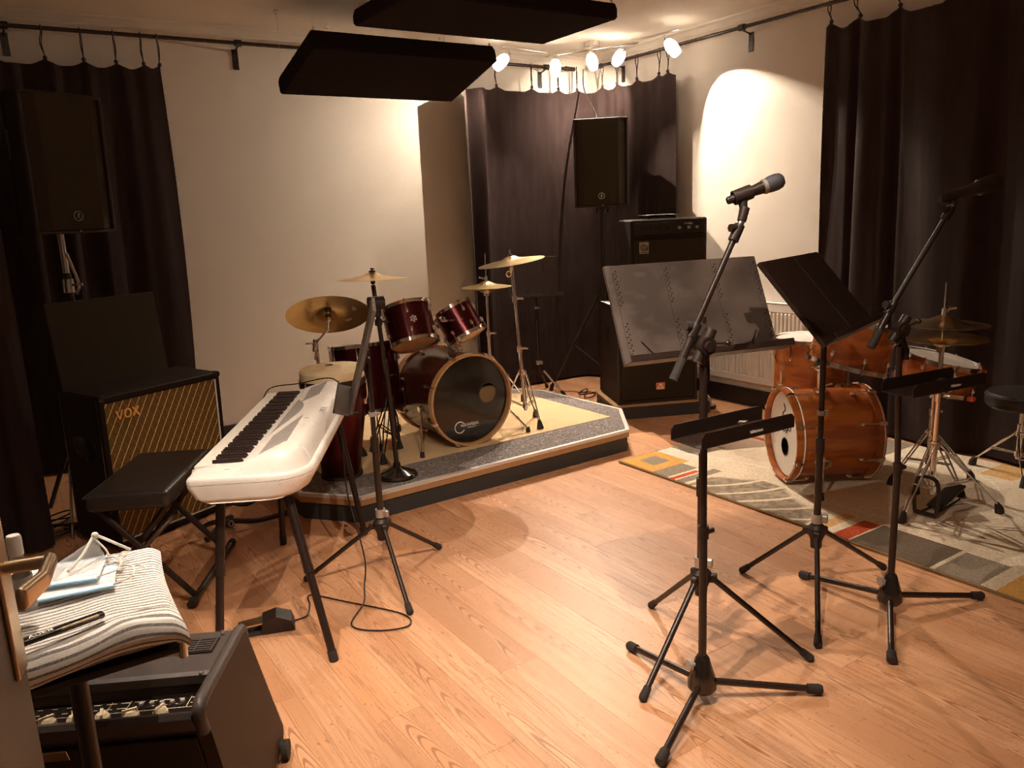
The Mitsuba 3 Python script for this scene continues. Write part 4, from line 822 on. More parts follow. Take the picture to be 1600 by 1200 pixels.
obj('side_handle', join(cbox(.006, .13, .012, .002, (-cw/2-.003, .26, ch*.78)), cbox(.006, .13, .012, .002, (-cw/2-.003, .26, ch*.60)), cbox(.004, .11, .09, .002, (-cw/2-.001, .26, ch*.69))), 'mat_black_gloss', t, m=cm)
for s in (-1, 1): obj('corner_cap', rbox(.035, .035, .035, .008, (s*(cw/2-.015), .014, .014)), 'mat_black_plastic', t, m=cm)
tag(obj('sheet', xf(join(cbox(.21, .30, .0012, .0004), xf(cbox(.20, .29, .0012, .0004, (.01, .004, .0014)), turn(6))), shift(-.20, .27, ch+.0012)), 'mat_paper', None, False, m=cm), 'white papers lying on the bass cabinet beside the black combo', 'paper')
t = thing('bass_amplifier', 'black bass combo with a square silver emblem, standing on the big bass cabinet', 'amplifier')
aw, ad, ah = .56, .30, .60; am = pf @ shift(.06, .045, .106+ch)
obj('body', cbox(aw, ad, ah, .010, (0, ad/2, ah/2)), 'mat_tolex', t, m=am)
obj('grille', cbox(aw-.04, .012, ah-.16, .003, (0, -.004, (ah-.12)/2)), 'mat_grille_black', t, m=am)
obj('control_panel', cbox(aw-.03, .008, .085, .002, (0, -.002, ah-.065)), 'mat_black_gloss', t, m=am)
for x in (-.19, -.13, -.07, .0, .07, .14, .20): obj('knob', xf(lathe([(0, 0), (.011, 0), (.010, .014), (0, .015)], 14), frame((x, -.006, ah-.066), (0, -1, 0))), 'mat_silver_paint' if x > .05 else 'mat_black_plastic', t, m=am)
obj('lettering', xf(meshkit.text_mesh('Ampeg', .012, .001), shift(.11, -.0065, ah-.042) @ turn(90, (1, 0, 0))), 'mat_letter_white', t, False, m=am)
e = am @ shift(-.19, -.010, ah-.195) @ turn(90, (1, 0, 0))
k = obj('emblem', cbox(.070, .082, .003, .001, (0, 0, .0015)), 'mat_satin_steel', t, m=e)
obj('print', join(tube([(-.002+r*math.cos(a), .004+r*math.sin(a), .0032) for r, a in zip(np.linspace(.006, .028, 60), np.linspace(0, 13.0, 60))], .0028, 6), tube([(.026, .004, .0032), (.026, -.020, .0032)], .003, 6), cbox(.05, .004, .001, .0003, (0, -.032, .0033))), 'mat_black_plastic', k, False, m=e)
obj('top_handle', tube(bez([(-.10, .15, ah+.001), (-.085, .15, ah+.018), (0, .15, ah+.024), (.085, .15, ah+.018), (.10, .15, ah+.001)], 6), .008, 8), 'mat_black_plastic', t, m=am)
tag(obj('sheet', cbox(.24, .20, .0014, .0004, (-.02, .16, ah+.028)), 'mat_paper', None, False, m=am @ turn(1)), 'pale sheet lying on the handle of the black bass combo', 'paper')
t = thing('shoe', 'single white trainer standing by the platform under the radiator', 'shoe')
sm = boxframe(V(4.44, 4.06, 0), 205)
obj('sole', hull(np.vstack([xf(lathe([(0, 0), (.042, 0), (.045, .02), (0, .022)], 20), shift(0, .0, 0)).vertices, xf(lathe([(0, 0), (.034, 0), (.036, .02), (0, .022)], 20), shift(0, .19, 0)).vertices])), 'mat_rubber', t, m=sm)
obj('upper', hull(np.vstack([ball(.032, (0, .0, .03), 1).vertices, ball(.036, (0, .05, .04), 1).vertices, ball(.032, (0, .12, .065), 1).vertices, ball(.028, (0, .18, .075), 1).vertices, ball(.03, (0, .19, .035), 1).vertices])), 'mat_white_paint', t, 50, m=sm)

# ================================================================ left side: board, diamond-fronted cabinet, bench
tag(obj('foam_panel', cbox(.60, .055, 1.17, .004, (0, .0275, .585)), 'mat_grille_black', None, m=boxframe(V(.560, 4.520, .004), 155, 6.0)), 'large flat dark panel leaning back behind the diamond-fronted cabinet', 'panel')
vm = boxframe(V(.659, 4.164, .012), 155.35, -1.6); vw, vd, vh = .662, .335, .745
t = thing('guitar_cabinet', 'black guitar loudspeaker cabinet with a gold diamond grille cloth behind the bench', 'amplifier')
hl = [(.10, .36), (.20, .34), (.255, .40), (.255, .47), (.225, .52), (.13, .62), (.10, .60)]
obj('body', cbox(vw, vd-.018, vh, .010, (0, .018+(vd-.018)/2, vh/2)), 'mat_tolex', t, m=vm)
obj('rim', join(cbox(vw, .026, .030, .006, (0, .013, .015)), cbox(vw, .026, .034, .006, (0, .013, vh-.017)), cbox(.024, .026, vh, .006, (-vw/2+.012, .013, vh/2)), cbox(.024, .026, vh, .006, (vw/2-.012, .013, vh/2))), 'mat_tolex', t, m=vm)
gx, gz0, gz1 = vw/2-.026, .032, vh-.036
gv = [(-gx, .012, gz0), (gx, .012, gz0), (gx, .012, gz1), (-gx, .012, gz1)]
obj('grille_cloth', M(gv, [[0, 1, 2], [0, 2, 3]]), 'mat_diamond_cloth', t, False, m=vm, uv=[(a[0], a[2]) for a in gv])
obj('piping', join(*[rod(V(*a), V(*b), .0042, n=8) for a, b in (((gx, .006, gz0), (gx, .006, gz1)), ((-gx, .006, gz0), (gx, .006, gz0)))]), 'mat_letter_white', t, m=vm)
obj('edge_piping', join(*[rod(V(-vw/2-.001, a, .02), V(-vw/2-.001, a, vh-.01), .003, n=6) for a in (.028, vd-.006)], rod(V(-vw/2+.01, .030, vh+.001), V(vw/2-.01, .030, vh+.001), .003, n=6)), 'mat_black_gloss', t, m=vm)
obj('lettering', xf(meshkit.text_mesh('VOX', .042, .006, True), shift(-gx+.045, .010, gz1-.085) @ turn(90, (1, 0, 0)) @ turn(0)), 'mat_letter_gold', t, False, m=vm)
obj('side_handle', join(xf(ring(.050, .062, -.002, .005, 28), frame((-vw/2, .17, .48), (-1, 0, 0)) @ np.diag([1.5, 1, 1, 1])), xf(disc(.05, .001, 28), frame((-vw/2, .17, .48), (-1, 0, 0)) @ np.diag([1.5, 1, 1, 1])), cbox(.012, .035, .03, .005, (-vw/2-.002, .17, .42))), 'mat_black_gloss', t, m=vm)
for sx_ in (-1, 1):
    for sz_ in (0, 1): obj('corner_cap', rbox(.03, .03, .03, .008, (sx_*(vw/2-.011), .011, .011+sz_*(vh-.022))), 'mat_black_gloss', t, m=vm)
for sx_ in (-1, 1):
    for y_ in (.06, vd-.06): obj('foot', cbox(.03, .03, .014, .003, (sx_*(vw/2-.06), y_, -.005)), 'mat_rubber', t, m=vm)
# tubular stand parts in front of it
t = thing('amplifier_stand', 'black tubular stand on the floor at the lower right corner of the diamond-fronted cabinet', 'stand')
g = V(.84, 3.98, 0)
obj('frame', join(tube(bez([g+V(-.10, .06, .02), g+V(-.06, .01, .05), g+V(.0, -.02, .055), g+V(.14, -.05, .03), g+V(.28, -.05, .03)], 8), .013, 10), tube(bez([g+V(-.02, .03, .20), g+V(.05, .02, .13), g+V(.12, 0, .11), g+V(.20, .0, .14)], 8), .011, 10), tube(bez([g+V(.05, .08, .02), g+V(.02, .0, .06), g+V(-.12, -.12, .02)], 8), .013, 10)), 'mat_black_metal', t, 50)
obj('end_cap', rod(g+V(.0, -.055, .055), g+V(.012, -.075, .055), .022), 'mat_rubber', t); obj('end_cap', rod(g+V(.27, -.05, .03), g+V(.30, -.05, .03), .016), 'mat_rubber', t)
obj('cap_ring', xf(ring(.012, .016, 0, .002, 20), frame(g+V(.0125, -.076, .055), unit(V(.5, -.85, 0)))), 'mat_letter_white', t)
t = thing('keyboard_bench', 'black padded bench on crossed legs between the white keyboard and the guitar cabinet', 'bench')
bm = boxframe(V(.335, 3.30, .5), 209.0)
obj('seat', rbox(.32, .60, .075, .022, (0.0, .31, -.038)), 'mat_leather', t, 40, m=bm)
obj('piping', join(tube([(x, y, -.012) for x, y in ((-.158, .012), (.158, .012), (.158, .608), (-.158, .608))], .004, 6, True)), 'mat_rubber', t, m=bm)
for y in (.08, .54):
    for s in (-1, 1): obj('leg', rod((s*.13, y+s*.018, -.08), (-s*.20, y+s*.018, -.475), .013, n=10), 'mat_black_metal', t, m=bm)
for s in (-1, 1):
    k = obj('floor_bar', rod((s*.20, .0, -.482), (s*.20, .62, -.482), .014), 'mat_black_metal', t, m=bm)
    for y in (-.005, .60): obj('rubber_foot', rod((s*.20, y, -.482), (s*.20, y+.035, -.482), .018), 'mat_rubber', k, m=bm)
obj('bolt', rod((0, .05, -.275), (0, .57, -.275), .010), 'mat_satin_steel', t, m=bm)

# ================================================================ stage piano
ku, kv = unit(V(.486, .874, 0)), unit(V(.874, -.486, 0)); ko = V(.474, 2.743, .70)
km = np.eye(4); km[:3, 0], km[:3, 1], km[:3, 3] = ku, -kv, ko          # local x along the keys (bass end near), -y across to the back, z up
KL, KW = 1.285, .40
def kp(x, v, z): return (x, -v, z)
t = thing('stage_piano', 'white stage piano with grey speaker panels on black splayed legs', 'keyboard')
def kring(v0, v1, zz, r0, r1, e=0.0):
    """Outline at height zz from the key side v0 to the back v1; the bass and treble ends bulge with the back corners rounded by r1."""
    p = []
    for cx_, cv, r, a0 in ((r0, v0+r0, r0, 180), (KL-r0, v0+r0, r0, 270), (KL-r1, v1-r1, r1, 0), (r1, v1-r1, r1, 90)):
        for a in np.linspace(a0, a0+90, 9): p.append((cx_+(r+e)*math.cos(math.radians(a)), -(cv+(r+e)*math.sin(math.radians(a))), zz))
    return np.array(p)
lay = [kring(.05, KW-.05, -.118, .02, .10, 0), kring(.02, KW-.02, -.100, .02, .12, .004), kring(.0, KW, -.062, .02, .13, .008), kring(.0, KW, -.050, .02, .13, .008)]
def loft(lay, cap0=True, cap1=True):
    n = len(lay[0]); v = np.vstack(lay); f = []
    for r in range(len(lay)-1):
        for q in range(n):
            w = (q+1) % n; f += [[r*n+q, r*n+w, (r+1)*n+w], [r*n+q, (r+1)*n+w, (r+1)*n+q]]
    v = np.vstack([v, lay[0].mean(0), lay[-1].mean(0)]); c = len(v)-2
    if cap0: f += [[c, (q+1) % n, q] for q in range(n)]
    if cap1: f += [[c+1, (len(lay)-1)*n+q, (len(lay)-1)*n+(q+1) % n] for q in range(n)]
    return M(v, f)
obj('lower_case', loft(lay), 'mat_keyboard_white', t, 50, m=km)
up = [kring(.0, KW, -.048, .02, .13, .008), kring(.0, KW, -.036, .02, .13, .008), kring(.001, KW-.002, -.028, .02, .128, .004), kring(.004, KW-.006, -.026, .02, .125, 0)]
obj('upper_case', loft(up), 'mat_keyboard_white', t, 50, m=km)
obj('seam', loft([kring(.003, KW-.003, -.0505, .02, .13, .006), kring(.003, KW-.003, -.0475, .02, .13, .006)]), 'mat_keyboard_grey', t, 50, m=km)
# cheeks and the sloping back panel behind the keys
bx0, bx1 = .028, KL-.028
pp = [(.178, -.02), (.178, .006), (.20, .018), (.30, .044), (.345, .042), (.378, .018), (.392, -.03)]
def slab(x0, x1, prof): 
    P = Polygon(prof); mm = trimesh.creation.extrude_polygon(P, x1-x0, engine='earcut'); A = np.array([[0, 0, 1, x0], [-1, 0, 0, 0], [0, 1, 0, 0], [0, 0, 0, 1.0]]); return xf(mm, A)
obj('back_panel', join(slab(.138, KL-.138, pp), slab(.05, KL-.05, [(.176, -.02), (.176, .0075), (.182, .0085), (.182, -.02)])), 'mat_keyboard_white', t, 40, m=km)
ck = [(.0, -.03), (.004, -.010), (.06, -.002), (.178, .008), (.20, .018), (.30, .044), (.345, .042), (.375, .018), (.388, -.03)]
def cheek_grid(v0, v1, umax, s):
    vs = np.r_[[c for c in np.linspace(v0, v1, 15)]]; rows = 12; v = []
    for r in range(rows):
        line = []
        for b_ in vs:
            k = max(0, b_-(KW-.13)); xm = (.13-math.sqrt(max(0, .13**2-min(k, .1295)**2)))+.003
            u = xm+(umax-xm)*(r/(rows-1))**1.6
            h = float(np.interp(b_, [c[0] for c in ck], [c[1] for c in ck])); z = -.03+(h+.03)*math.sin(min(1, (u-xm)/.045)*math.pi/2)
            line.append(kp(u if s == 0 else KL-u, b_, z))
        v.append(line)
    n = len(vs); v = np.vstack(v); i = (np.arange(n-1)[None]+n*np.arange(rows-1)[:, None]).ravel()
    return M(v, np.vstack([np.c_[i, i+1, i+n+1], np.c_[i, i+n+1, i+n]]))
for s in (0, 1):
    obj('cheek', join(cheek_grid(.0, .178, .056, s), cheek_grid(.178, .392, .14, s), slab(.052, .056, ck[:4]+[(.178, -.03)]) if s == 0 else slab(KL-.056, KL-.052, ck[:4]+[(.178, -.03)])), 'mat_keyboard_white', t, 50, m=km)
zt_ = lambda b: float(np.interp(b, [a for a, _ in pp[1:]], [z for _, z in pp[1:]]))
def panel(poly, h=.0022, mk='mat_keyboard_grey', nm='speaker_panel'):
    P = trimesh.creation.extrude_polygon(Polygon(poly), .002, engine='earcut'); P = P.subdivide().subdivide().subdivide()
    v = np.array(P.vertices); v = np.c_[v[:, 0], -v[:, 1], [zt_(b)+z-.0004 for b, z in zip(v[:, 1], v[:, 2])]]
    return obj(nm, M(v, P.faces), mk, t, False, m=km)
panel([(.07, .228), (.31, .228), (.545, .30), (.16, .308)])
panel([(.86, .240), (1.17, .225), (1.215, .30), (.92, .305)])
panel([(.36, .207)] + [(.36+.58*q, .207+.062*math.sin(math.pi*q**1.25)) for q in np.linspace(.08, .94, 10)] + [(.94, .207)], nm='control_panel')
obj('lettering', join(*[xf(cbox(.004, .040, .001, .0003), shift(.62+.016*q, -.357, .0375) @ turn(-14)) for q in range(5)]), 'mat_keyboard_grey', t, False, m=km)
# 88 keys
kx0, kx1 = .058, KL-.058; pit = (kx1-kx0)/52
whites = 'ABCDEFG'
kw_mesh = cbox(pit-.0009, .166, .020, .0012, (0, 0, -.012)); kb_mesh = hull([(a*s, b, z) for s in (-1, 1) for a, b, z in ((.0048, -.053, 0), (.0048, .053, 0), (.0040, -.053, .010), (.0040, .046, .010))])
wk = mikit.ply(kw_mesh, 'mat_key_white', smooth=False); bk_ = mikit.ply(kb_mesh, 'mat_key_black', smooth=False)
def mat4(m): return T([[float(x) for x in r] for r in m])
for k in range(52):
    x = kx0+pit*(k+.5)
    scene[numbered(t+'__white_key')] = {**wk, 'to_world': mat4(km @ shift(x, -(.010+.083), .002))}
    if k < 51 and whites[k % 7] in 'ACDFG':
        scene[numbered(t+'__black_key')] = {**bk_, 'to_world': mat4(km @ shift(x+pit/2, -(.068+.052), .002) @ np.diag([1, -1, 1, 1]))}
for a, b in ((kp(.10, .30, -.112), (.827, 2.474, 0)), (kp(.12, .07, -.112), (.491, 2.690, 0)), (kp(KL-.22, .07, -.112), (1.016, 3.61, 0)), (kp(KL-.10, .33, -.112), (1.373, 3.467, 0))):
    a = at(km, a); b = V(*b); b[2] = .008; mid = a*.52+b*.48
    k = obj('leg', join(rod(a, mid, .017), rod(mid, b, .0145), rod(mid-unit(b-a)*.012, mid+unit(b-a)*.01, .0185)), 'mat_black_metal', t)
    obj('rubber_foot', rod(b+unit(a-b)*.03, b-V(0, 0, .008), .0165), 'mat_rubber', k)
obj('bracket', join(*[cbox(.06, .26, .018, .003, (x, -.19, -.124)) for x in (.10, KL-.12)]), 'mat_black_metal', t, m=km)
obj('socket_bar', join(rod(at(km, kp(KL-.30, .40, -.07)), at(km, kp(KL-.30, .435, -.07)), .006), cbox(.10, .02, .012, .003, at(km, kp(KL-.3, .42, -.075)))), 'mat_black_plastic', t)
tag(obj('keyboard_cable', join(tube(bez([at(km, kp(KL-.10, -.02, -.04)), at(km, kp(KL-.04, .02, .02)), at(km, kp(KL-.02, .15, .03)), at(km, kp(KL-.05, .32, .052)), at(km, kp(KL-.20, .40, -.01)), at(km, kp(KL-.28, .425, -.06))], 8), .0028, 8)), 'mat_black_plastic'), 'thin black cable looped over the far end of the white stage piano', 'cable')
# pedal and its lead
pm = frame((.655, 2.86, 0), (0, 0, 1), (.92, -.28, 0))
t = thing('sustain_pedal', 'black sustain pedal on the floor by a leg of the white stage piano', 'pedal')
obj('housing', hull([(x, y, z) for x, y, z in ((.03, -.045, .002), (.03, .045, .002), (.155, -.05, .002), (.155, .05, .002), (.04, -.04, .05), (.04, .04, .05), (.09, -.042, .062), (.09, .042, .062), (.145, -.045, .038), (.145, .045, .038))]), 'mat_black_plastic', t, 20, m=pm)
obj('treadle', hull([(x, y, z) for x, y, z in ((-.05, -.026, .028), (-.05, .026, .028), (.05, -.03, .036), (.05, .03, .036), (-.05, -.026, .034), (-.05, .026, .034), (.05, -.03, .043), (.05, .03, .043))]), 'mat_brass_satin', t, 20, m=pm)
obj('base', cbox(.19, .085, .006, .002, (.05, 0, .003)), 'mat_rubber', t, m=pm)
F = [(.80, 2.83, .006), (.86, 2.84, .006), (.90, 2.92, .006), (.93, 3.00, .006), (1.02, 2.86, .006), (1.16, 2.62, .006), (1.14, 2.52, .006), (1.03, 2.56, .006), (.97, 2.66, .006), (1.08, 2.80, .006), (1.14, 2.93, .012), (1.185, 3.02, .10), (1.21, 3.22, .33), (1.24, 3.30, .60), (1.27, 3.42, .63)]
tag(obj('pedal_cable', tube(bez(F, 8), .0030, 8), 'mat_black_plastic'), 'thin black lead of the sustain pedal looped on the plank floor', 'cable')
# loose cables at the far left
rs = np.random.RandomState(6); pts = [V(.02+.08*math.sin(a*1.7)+.05*rs.rand()+.10, 4.42+.09*math.cos(a)+.05*rs.rand(), .010+.004*k) for k, a in enumerate(np.arange(0, 22, .9))]
tag(obj('loose_cable', tube(bez(pts, 5), .004, 6), 'mat_black_plastic'), 'tangle of thin black cable on the floor by the left edge curtain', 'cable')
rs = np.random.RandomState(9); pts = [V(4.02+.10*math.sin(a*1.3), 5.02+.12*math.cos(a), .008+.003*k) for k, a in enumerate(np.arange(0, 9, .9))] + [V(4.12, 4.98, .02), V(4.22, 4.92, .01)]
tag(obj('loose_cable', tube(bez(pts, 5), .0045, 6), 'mat_black_plastic'), 'loose black cable on the floor left of the small bass platform', 'cable')
tag(obj('metal_strip', rod((.19, 4.36, .012), (.23, 4.44, .36), .006), 'mat_satin_steel'), 'thin pale metal rod leaning beside the diamond-fronted cabinet', 'rod')

# ================================================================ foreground: amplifier
au, aw_ = az(28.5), az(118.5); ao = V(.536, 2.113, 0)
am = np.eye(4); am[:3, 0], am[:3, 1], am[:3, 3] = aw_, au, ao            # local x to the right, y away from the camera, z up; the right side is x = 0
W = .66
side = [(0, .05), (0.0, .075), (-.246, .510), (-.262, .523), (-.575, .540), (-.598, .520), (-.43, .045), (-.40, .03), (-.02, .03)]
def aslab(x0, x1, prof): mm = trimesh.creation.extrude_polygon(Polygon(prof), x1-x0, engine='earcut'); return xf(mm, np.array([[0, 0, 1, x0], [1, 0, 0, 0], [0, 1, 0, 0], [0, 0, 0, 1.0]]))
inner = [(-.008, .055), (-.255, .500), (-.430, .508), (-.452, .478), (-.575, .486), (-.42, .06), (-.40, .045)]
t = thing('keyboard_amplifier', 'black wedge-shaped amplifier with cream knobs on the floor in the lower left corner', 'amplifier')
obj('body', aslab(-W+.03, -.03, inner), 'mat_amp_vinyl', t, False, m=am)
P_ = Polygon(side)
for x0, x1 in ((-.03, 0), (-W, -W+.03)): obj('side_panel', aslab(x0, x1, side), 'mat_amp_side', t, False, m=am)
obj('edge_roll', tube([(-.012, y, z) for y, z in bez([(-.235, .495), (-.262, .523), (-.42, .533), (-.575, .540), (-.600, .518), (-.585, .475)], 5)[:, :2]], .014, 10), 'mat_amp_vinyl', t, 50, m=am)
obj('top', aslab(-W+.03, -.03, [(-.255, .500), (-.250, .519), (-.445, .530), (-.455, .525), (-.455, .505)]), 'mat_amp_vinyl', t, False, m=am)
tz = np.eye(4); tz[:3, 1] = unit(V(0, -.195, .011)); tz[:3, 0] = (-1, 0, 0); tz[:3, 2] = np.cross(tz[:3, 0], tz[:3, 1])
sl = math.degrees(math.atan2(.478-.486, .123))
pl = shift(0, -.515, .483) @ turn(-3.6, (1, 0, 0))
kq = obj('control_panel', cbox(W-.062, .118, .004, .001, (-W/2, 0, .001)), 'mat_black_gloss', t, False, m=am @ pl)
obj('front_lip', aslab(-W+.03, -.03, [(-.576, .470), (-.600, .512), (-.592, .522), (-.582, .520), (-.574, .495)]), 'mat_amp_vinyl', t, False, m=am)
gq = shift(-.135, -.325, .5255) @ turn(-3, (1, 0, 0))
k = obj('vent', cbox(.17, .075, .003, .001), 'mat_black_gloss', t, False, m=am @ gq)
for y in np.linspace(-.028, .028, 6): obj('slat', cbox(.165, .004, .004, .001, (0, y, .002)), 'mat_amp_vinyl', k, False, m=am @ gq)
obj('slat_bar', join(*[cbox(.003, .068, .005, .001, (x, 0, .002)) for x in (-.08, -.04, 0, .04, .08)]), 'mat_amp_vinyl', k, False, m=am @ gq)
for i_, x in enumerate((-.115, -.175, -.235, -.292, -.345, -.395, -.445, -.50, -.555)):
    kn = join(lathe([(0, 0), (.016, 0), (.0155, .008), (.010, .016), (0, .017)], 20), xf(hull([(-.019, -.0035, .006), (-.019, .0035, .006), (.014, -.006, .006), (.014, .006, .006), (-.017, -.002, .020), (-.017, .002, .020), (.012, -.003, .021), (.012, .003, .021)]), turn((70, 20, 110, -60, 35, 80, -40, 100, 40)[i_])))
    obj('knob', kn, 'mat_cream_knob', kq, 30, m=am @ pl @ shift(x, -.020, .003))
for r_, (yy, n_) in enumerate(((.030, 5), (.012, 5))):
    for q in range(n_): obj('button', lathe([(0, 0), (.0055, 0), (.005, .004), (0, .0042)], 12), 'mat_keyboard_grey' if r_ == 0 else 'mat_black_plastic', kq, 30, m=am @ pl @ shift(-.085-.022*q, yy, .003))
obj('socket', join(ring(.004, .009, 0, .004, 18)), 'mat_chrome', kq, 30, m=am @ pl @ shift(-.05, .030, .003))
ln = [cbox(W-.08, .0016, .0006, .0001, (-W/2, y, .0033)) for y in (.003, -.048)] + [cbox(.0014, .045, .0006, .0001, (x, .026, .0033)) for x in (-.07, -.20, -.24)]
rs = np.random.RandomState(2)
ln += [cbox(rs.uniform(.010, .024), .0022, .0006, .0001, (x, y, .0033)) for x in np.arange(-.60, -.05, .03) for y in (.042, .020, -.040)]
obj('panel_print', join(*ln), 'mat_cream_knob', kq, False, m=am @ pl)
labels[kq+'__panel_print'] = {'label': 'cream printed lines and captions', 'kind': 'stuff'}
fr_ = np.eye(4); fr_[:3, 0] = (1, 0, 0); fr_[:3, 1] = unit(V(0, -.155, .43)); fr_[:3, 2] = np.cross(fr_[:3, 0], fr_[:3, 1])
obj('front_grille', cbox(W-.07, .40, .006, .002, (0, 0, 0)), 'mat_grille_black', t, False, m=am @ shift(-W/2, -.503, .262) @ fr_)
k = obj('badge', cbox(.085, .030, .003, .001, (0, 0, 0)), 'mat_brass_satin', t, False, m=am @ shift(-.34, -.570, .435) @ fr_)
obj('caster', join(rod((-.05, -.06, .030), (-.012, -.06, .030), .030), rod((.004, -.05, .030), (.022, -.05, .030), .028), cbox(.03, .04, .03, .004, (-.01, -.05, .045))), 'mat_rubber', t, m=am)
obj('caster', rod((-W+.02, -.06, .030), (-W+.06, -.06, .030), .030), 'mat_rubber', t, m=am)
obj('foot', join(*[rod((x, -.37, .0), (x, -.37, .036), .02) for x in (-.06, -W+.06)]), 'mat_rubber', t, m=am)
for p in ((-.05, -.47), (-.05, -.29)): obj('screw', lathe([(0, 0), (.006, 0), (.004, .003), (0, .0035)], 10), 'mat_satin_steel', t, m=am @ shift(p[0]+.0, p[1]+.02, .5275))

# ================================================================ foreground: little stand with towel, masks, bottle
t = thing('side_stand', 'low black stand whose flat desk carries the striped towel beside the door', 'stand')
sp = V(.035, 1.46)
obj('pole', join(rod((*sp, .10), (*sp, .76), .0155), rod((*sp, .42), (*sp, .47), .020)), 'mat_black_metal', t)
obj('desk', cbox(.40, .36, .012, .003, (.0, 1.585, .772)), 'mat_black_plastic', t)
obj('desk_clamp', join(rod((.17, 1.42, .765), (.205, 1.41, .765), .006), rod((.20, 1.41, .755), (.20, 1.41, .785), .008), ball(.009, (.205, 1.415, .775))), 'mat_chrome', t)
for f in ((.30, 1.34), (-.20, 1.22), (-.06, 1.78)):
    k = obj('leg', rod((sp[0], sp[1], .16), (*f, .014), .010), 'mat_black_metal', t)
    obj('rubber_foot', rod(V(*f, .03), V(*f, 0.0), .013), 'mat_rubber', k)
# towel: a folded slab with a striped print, its front hem hanging over
nu, nv = 60, 90
x0, x1 = -.20, .205; prof_ = []
S = np.linspace(0, 1, nv)
def towel_pt(a, s):
    # s: 0 at the back edge, 0.72 at the front top edge, 1 at the lower hem of the fold
    y = 1.80 - .385*min(s/.72, 1); z = .835
    x = x0+(x1-x0)*a
    skew = .03*(1-min(s/.72, 1))*(1 if a > .5 else 0)*(a-.5)*2
    x = x + skew - .018*math.sin(s*5)*max(0, a-.8)*2
    if s > .72:
        q = (s-.72)/.28; y = 1.415 - .016*math.sin(q*math.pi*.9); z = .835-.048*q
        z -= .010*math.sin(a*5.2+.6)*q
    y -= .028*math.exp(-((a-1)/.25)**2)*(1 if s < .6 else .4)
    edge_ = min(1, max(0, (a-.94)/.06)); z -= .016*edge_**2
    z += .010*math.exp(-((a-.8)/.12)**2)*math.exp(-((s-.75)/.12)**2)
    return (x, y, z)
v = []; uvs = []
for i in range(nu):
    for j in range(nv):
        a, s = i/(nu-1), S[j]; p = V(*towel_pt(a, s)); nn = meshkit.fbm(np.array([p*[9, 9, 0]]), 3, 4)[0]-.5
        v.append(p+V(0, 0, .012*nn*min(1, s*6))); uvs.append((a, (s/.72*30 if s < .66 else 27.5+(s-.66)*13)+1.6*math.sin(a*7+s*3)*max(0, a-.6)+.5*nn))
i = (np.arange(nv-1)[None]+nv*np.arange(nu-1)[:, None]).ravel()
t = thing('towel', 'folded grey and white striped towel lying on the small stand by the door', 'towel')
obj('cloth', M(v, np.vstack([np.c_[i, i+1, i+nv+1], np.c_[i, i+nv+1, i+nv]])), 'mat_towel', t, True, uv=uvs)
low = rbox(.40, .385, .030, .012, (.0, 1.602, .795)); low = low.subdivide().subdivide()
lv = np.array(low.vertices); lv[:, 2] += .006*(meshkit.fbm(lv*14, 3, 2)-.5)-.008*np.sin(np.clip((lv[:, 0]+.2)/.4, 0, 1)*5.2+.6)*(lv[:, 1] < 1.45)
obj('lower_fold', M(lv, low.faces), 'mat_towel_fringe', t, True)
for i_ in range(60):
    pass
rs = np.random.RandomState(5); fr = []
for q in range(26):
    a0 = V(.135+rs.uniform(-.03, .04), 1.70+rs.uniform(-.05, .05), .846); d = V(rs.uniform(-.03, .02), rs.uniform(-.04, .0), rs.uniform(0, .006))
    fr.append(tube(bez([a0, a0+d*.5+V(0, 0, .005), a0+d], 4), .0016, 5))
obj('fringe', join(*fr), 'mat_paper', t); labels[t+'__fringe'] = {'label': 'white loose fringe threads', 'kind': 'stuff'}
# masks
def mask(label, c, rot, z, mk, fold=0):
    m = shift(c[0], c[1], z) @ turn(rot)
    t = thing('face_mask', label, 'face mask')
    pl_ = []
    for r in range(4): pl_.append(cbox(.175, .030, .0022, .0008, (0, -.036+.024*r, .0012+.0010*r)))
    obj('pleats', join(*pl_), mk, t, False, m=m)
    obj('binding', join(cbox(.176, .006, .0045, .001, (0, -.050, .002)), cbox(.176, .006, .006, .001, (0, .050, .003))), 'mat_mask_blue', t, False, m=m)
    for s in (-1, 1): obj('ear_loop', tube(bez([(s*.085, -.045, .004), (s*.115, -.03, .006), (s*.12, .01, .008), (s*.10, .04, .006), (s*.085, .045, .005)], 6), .0017, 6), 'mat_paper', t, m=m)
mask('pale face mask with blue edges lying flat on the striped towel, lower of the two', (.045, 1.645), -10, .846, 'mat_mask_white')
mask('white face mask lying on top of the other mask, against the clear bag', (.030, 1.685), -17, .856, 'mat_mask_white')
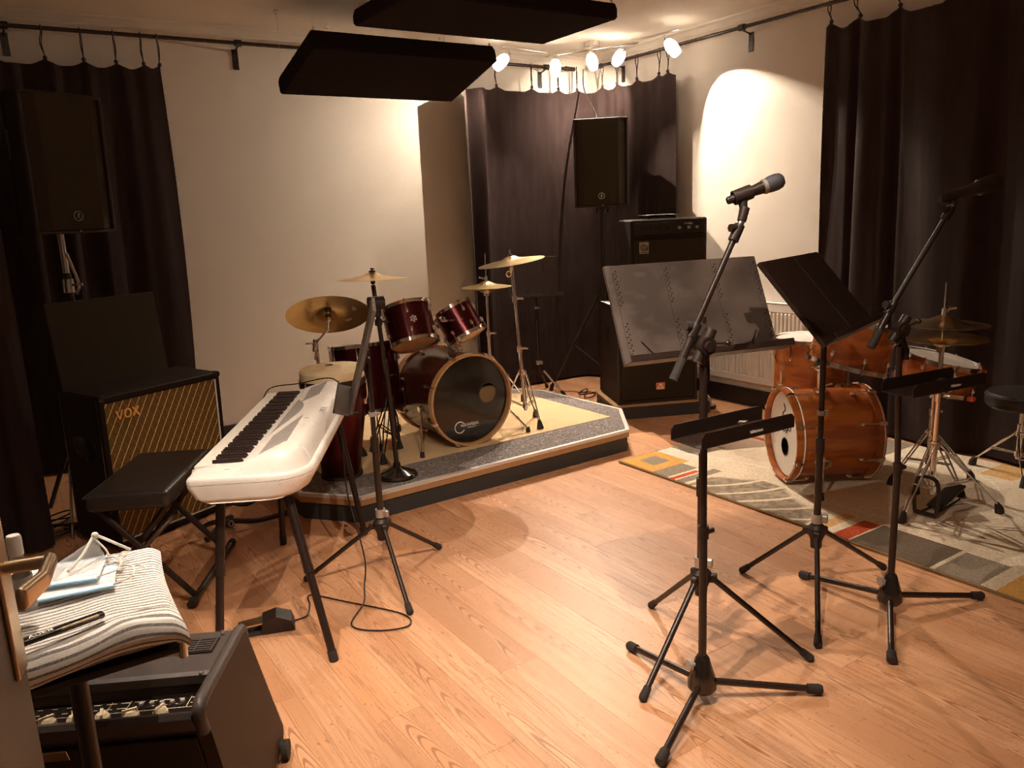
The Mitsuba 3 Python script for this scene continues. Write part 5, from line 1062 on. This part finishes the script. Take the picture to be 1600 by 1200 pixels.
# clear bag with its white cord
rs = np.random.RandomState(3)
c0 = V(.075, 1.69, .858); base_ = [V(-.075, .015, -.008), V(-.05, -.045, -.004), V(.02, -.04, -.004), V(.05, .0, 0), V(.03, .04, -.01), V(-.04, .05, -.012)]
bag = hull([c0+b for b in base_]+[c0+V(.04, .03, .045), c0+V(.025, .025, .038), c0+V(.0, .02, .025)]).subdivide().subdivide()
bv = np.array(bag.vertices); bv += (np.stack([meshkit.fbm(bv*60, 2, s) for s in (1, 2, 3)], 1)-.5)*.012
bt_ = thing('plastic_bag', 'crumpled clear plastic bag with a white cord on the towel behind the masks', 'bag')
obj('film', M(bv, bag.faces), 'mat_film', bt_, False)
obj('cord', join(tube(bez([c0+V(-.02, -.03, .01), c0+V(.01, .0, .025), c0+V(.035, .028, .048), c0+V(.042, .030, .047), c0+V(.07, .010, .030), c0+V(.095, .0, .012)], 6), .0030, 6), ball(.007, c0+V(.038, .029, .049)), tube(bez([c0+V(.036, .028, .043), c0+V(.05, .01, .025), c0+V(.055, .0, .012)], 5), .002, 6)), 'mat_paper', bt_)
# pump bottle
q = V(-.020, 1.545, .846)
bt_ = thing('pump_bottle', 'clear bottle with a white cap standing on the towel behind the door edge', 'bottle')
obj('bottle', lathe([(0, 0), (.016, 0), (.018, .006), (.018, .095), (.010, .110), (.009, .120)], 24), 'mat_clear', bt_, 40, m=shift(*q))
obj('cap', lathe([(0, .118), (.012, .118), (.012, .150), (.010, .154), (0, .155)], 20), 'mat_white_paint', bt_, 30, m=shift(*q))
obj('label', lathe([(.0183, .02), (.0183, .08)], 24), 'mat_keyboard_grey', bt_, 60, m=shift(*q))
# black marker with a gold clip
a, b = V(-.035, 1.435, .846), V(.088, 1.462, .858); d = unit(b-a); mm_ = frame((a+b)/2, np.cross(d, (0, 1, 0))*-1 if False else (0, 0, 1), d)
k = thing('marker_pen', 'flat black marker with white letters and a gold clip on the towel', 'pen')
obj('body', rbox(.132, .017, .010, .004, (0, 0, 0)), 'mat_black_gloss', k, m=mm_)
obj('clip', rbox(.06, .005, .004, .0015, (.026, -.007, .004)), 'mat_brass_satin', k, m=mm_)
lt = meshkit.text_mesh('ADER', .0105, .0008, True); lt.apply_translation((-.052, -.0052, .0052))
obj('lettering', lt, 'mat_letter_white', k, False, m=mm_)
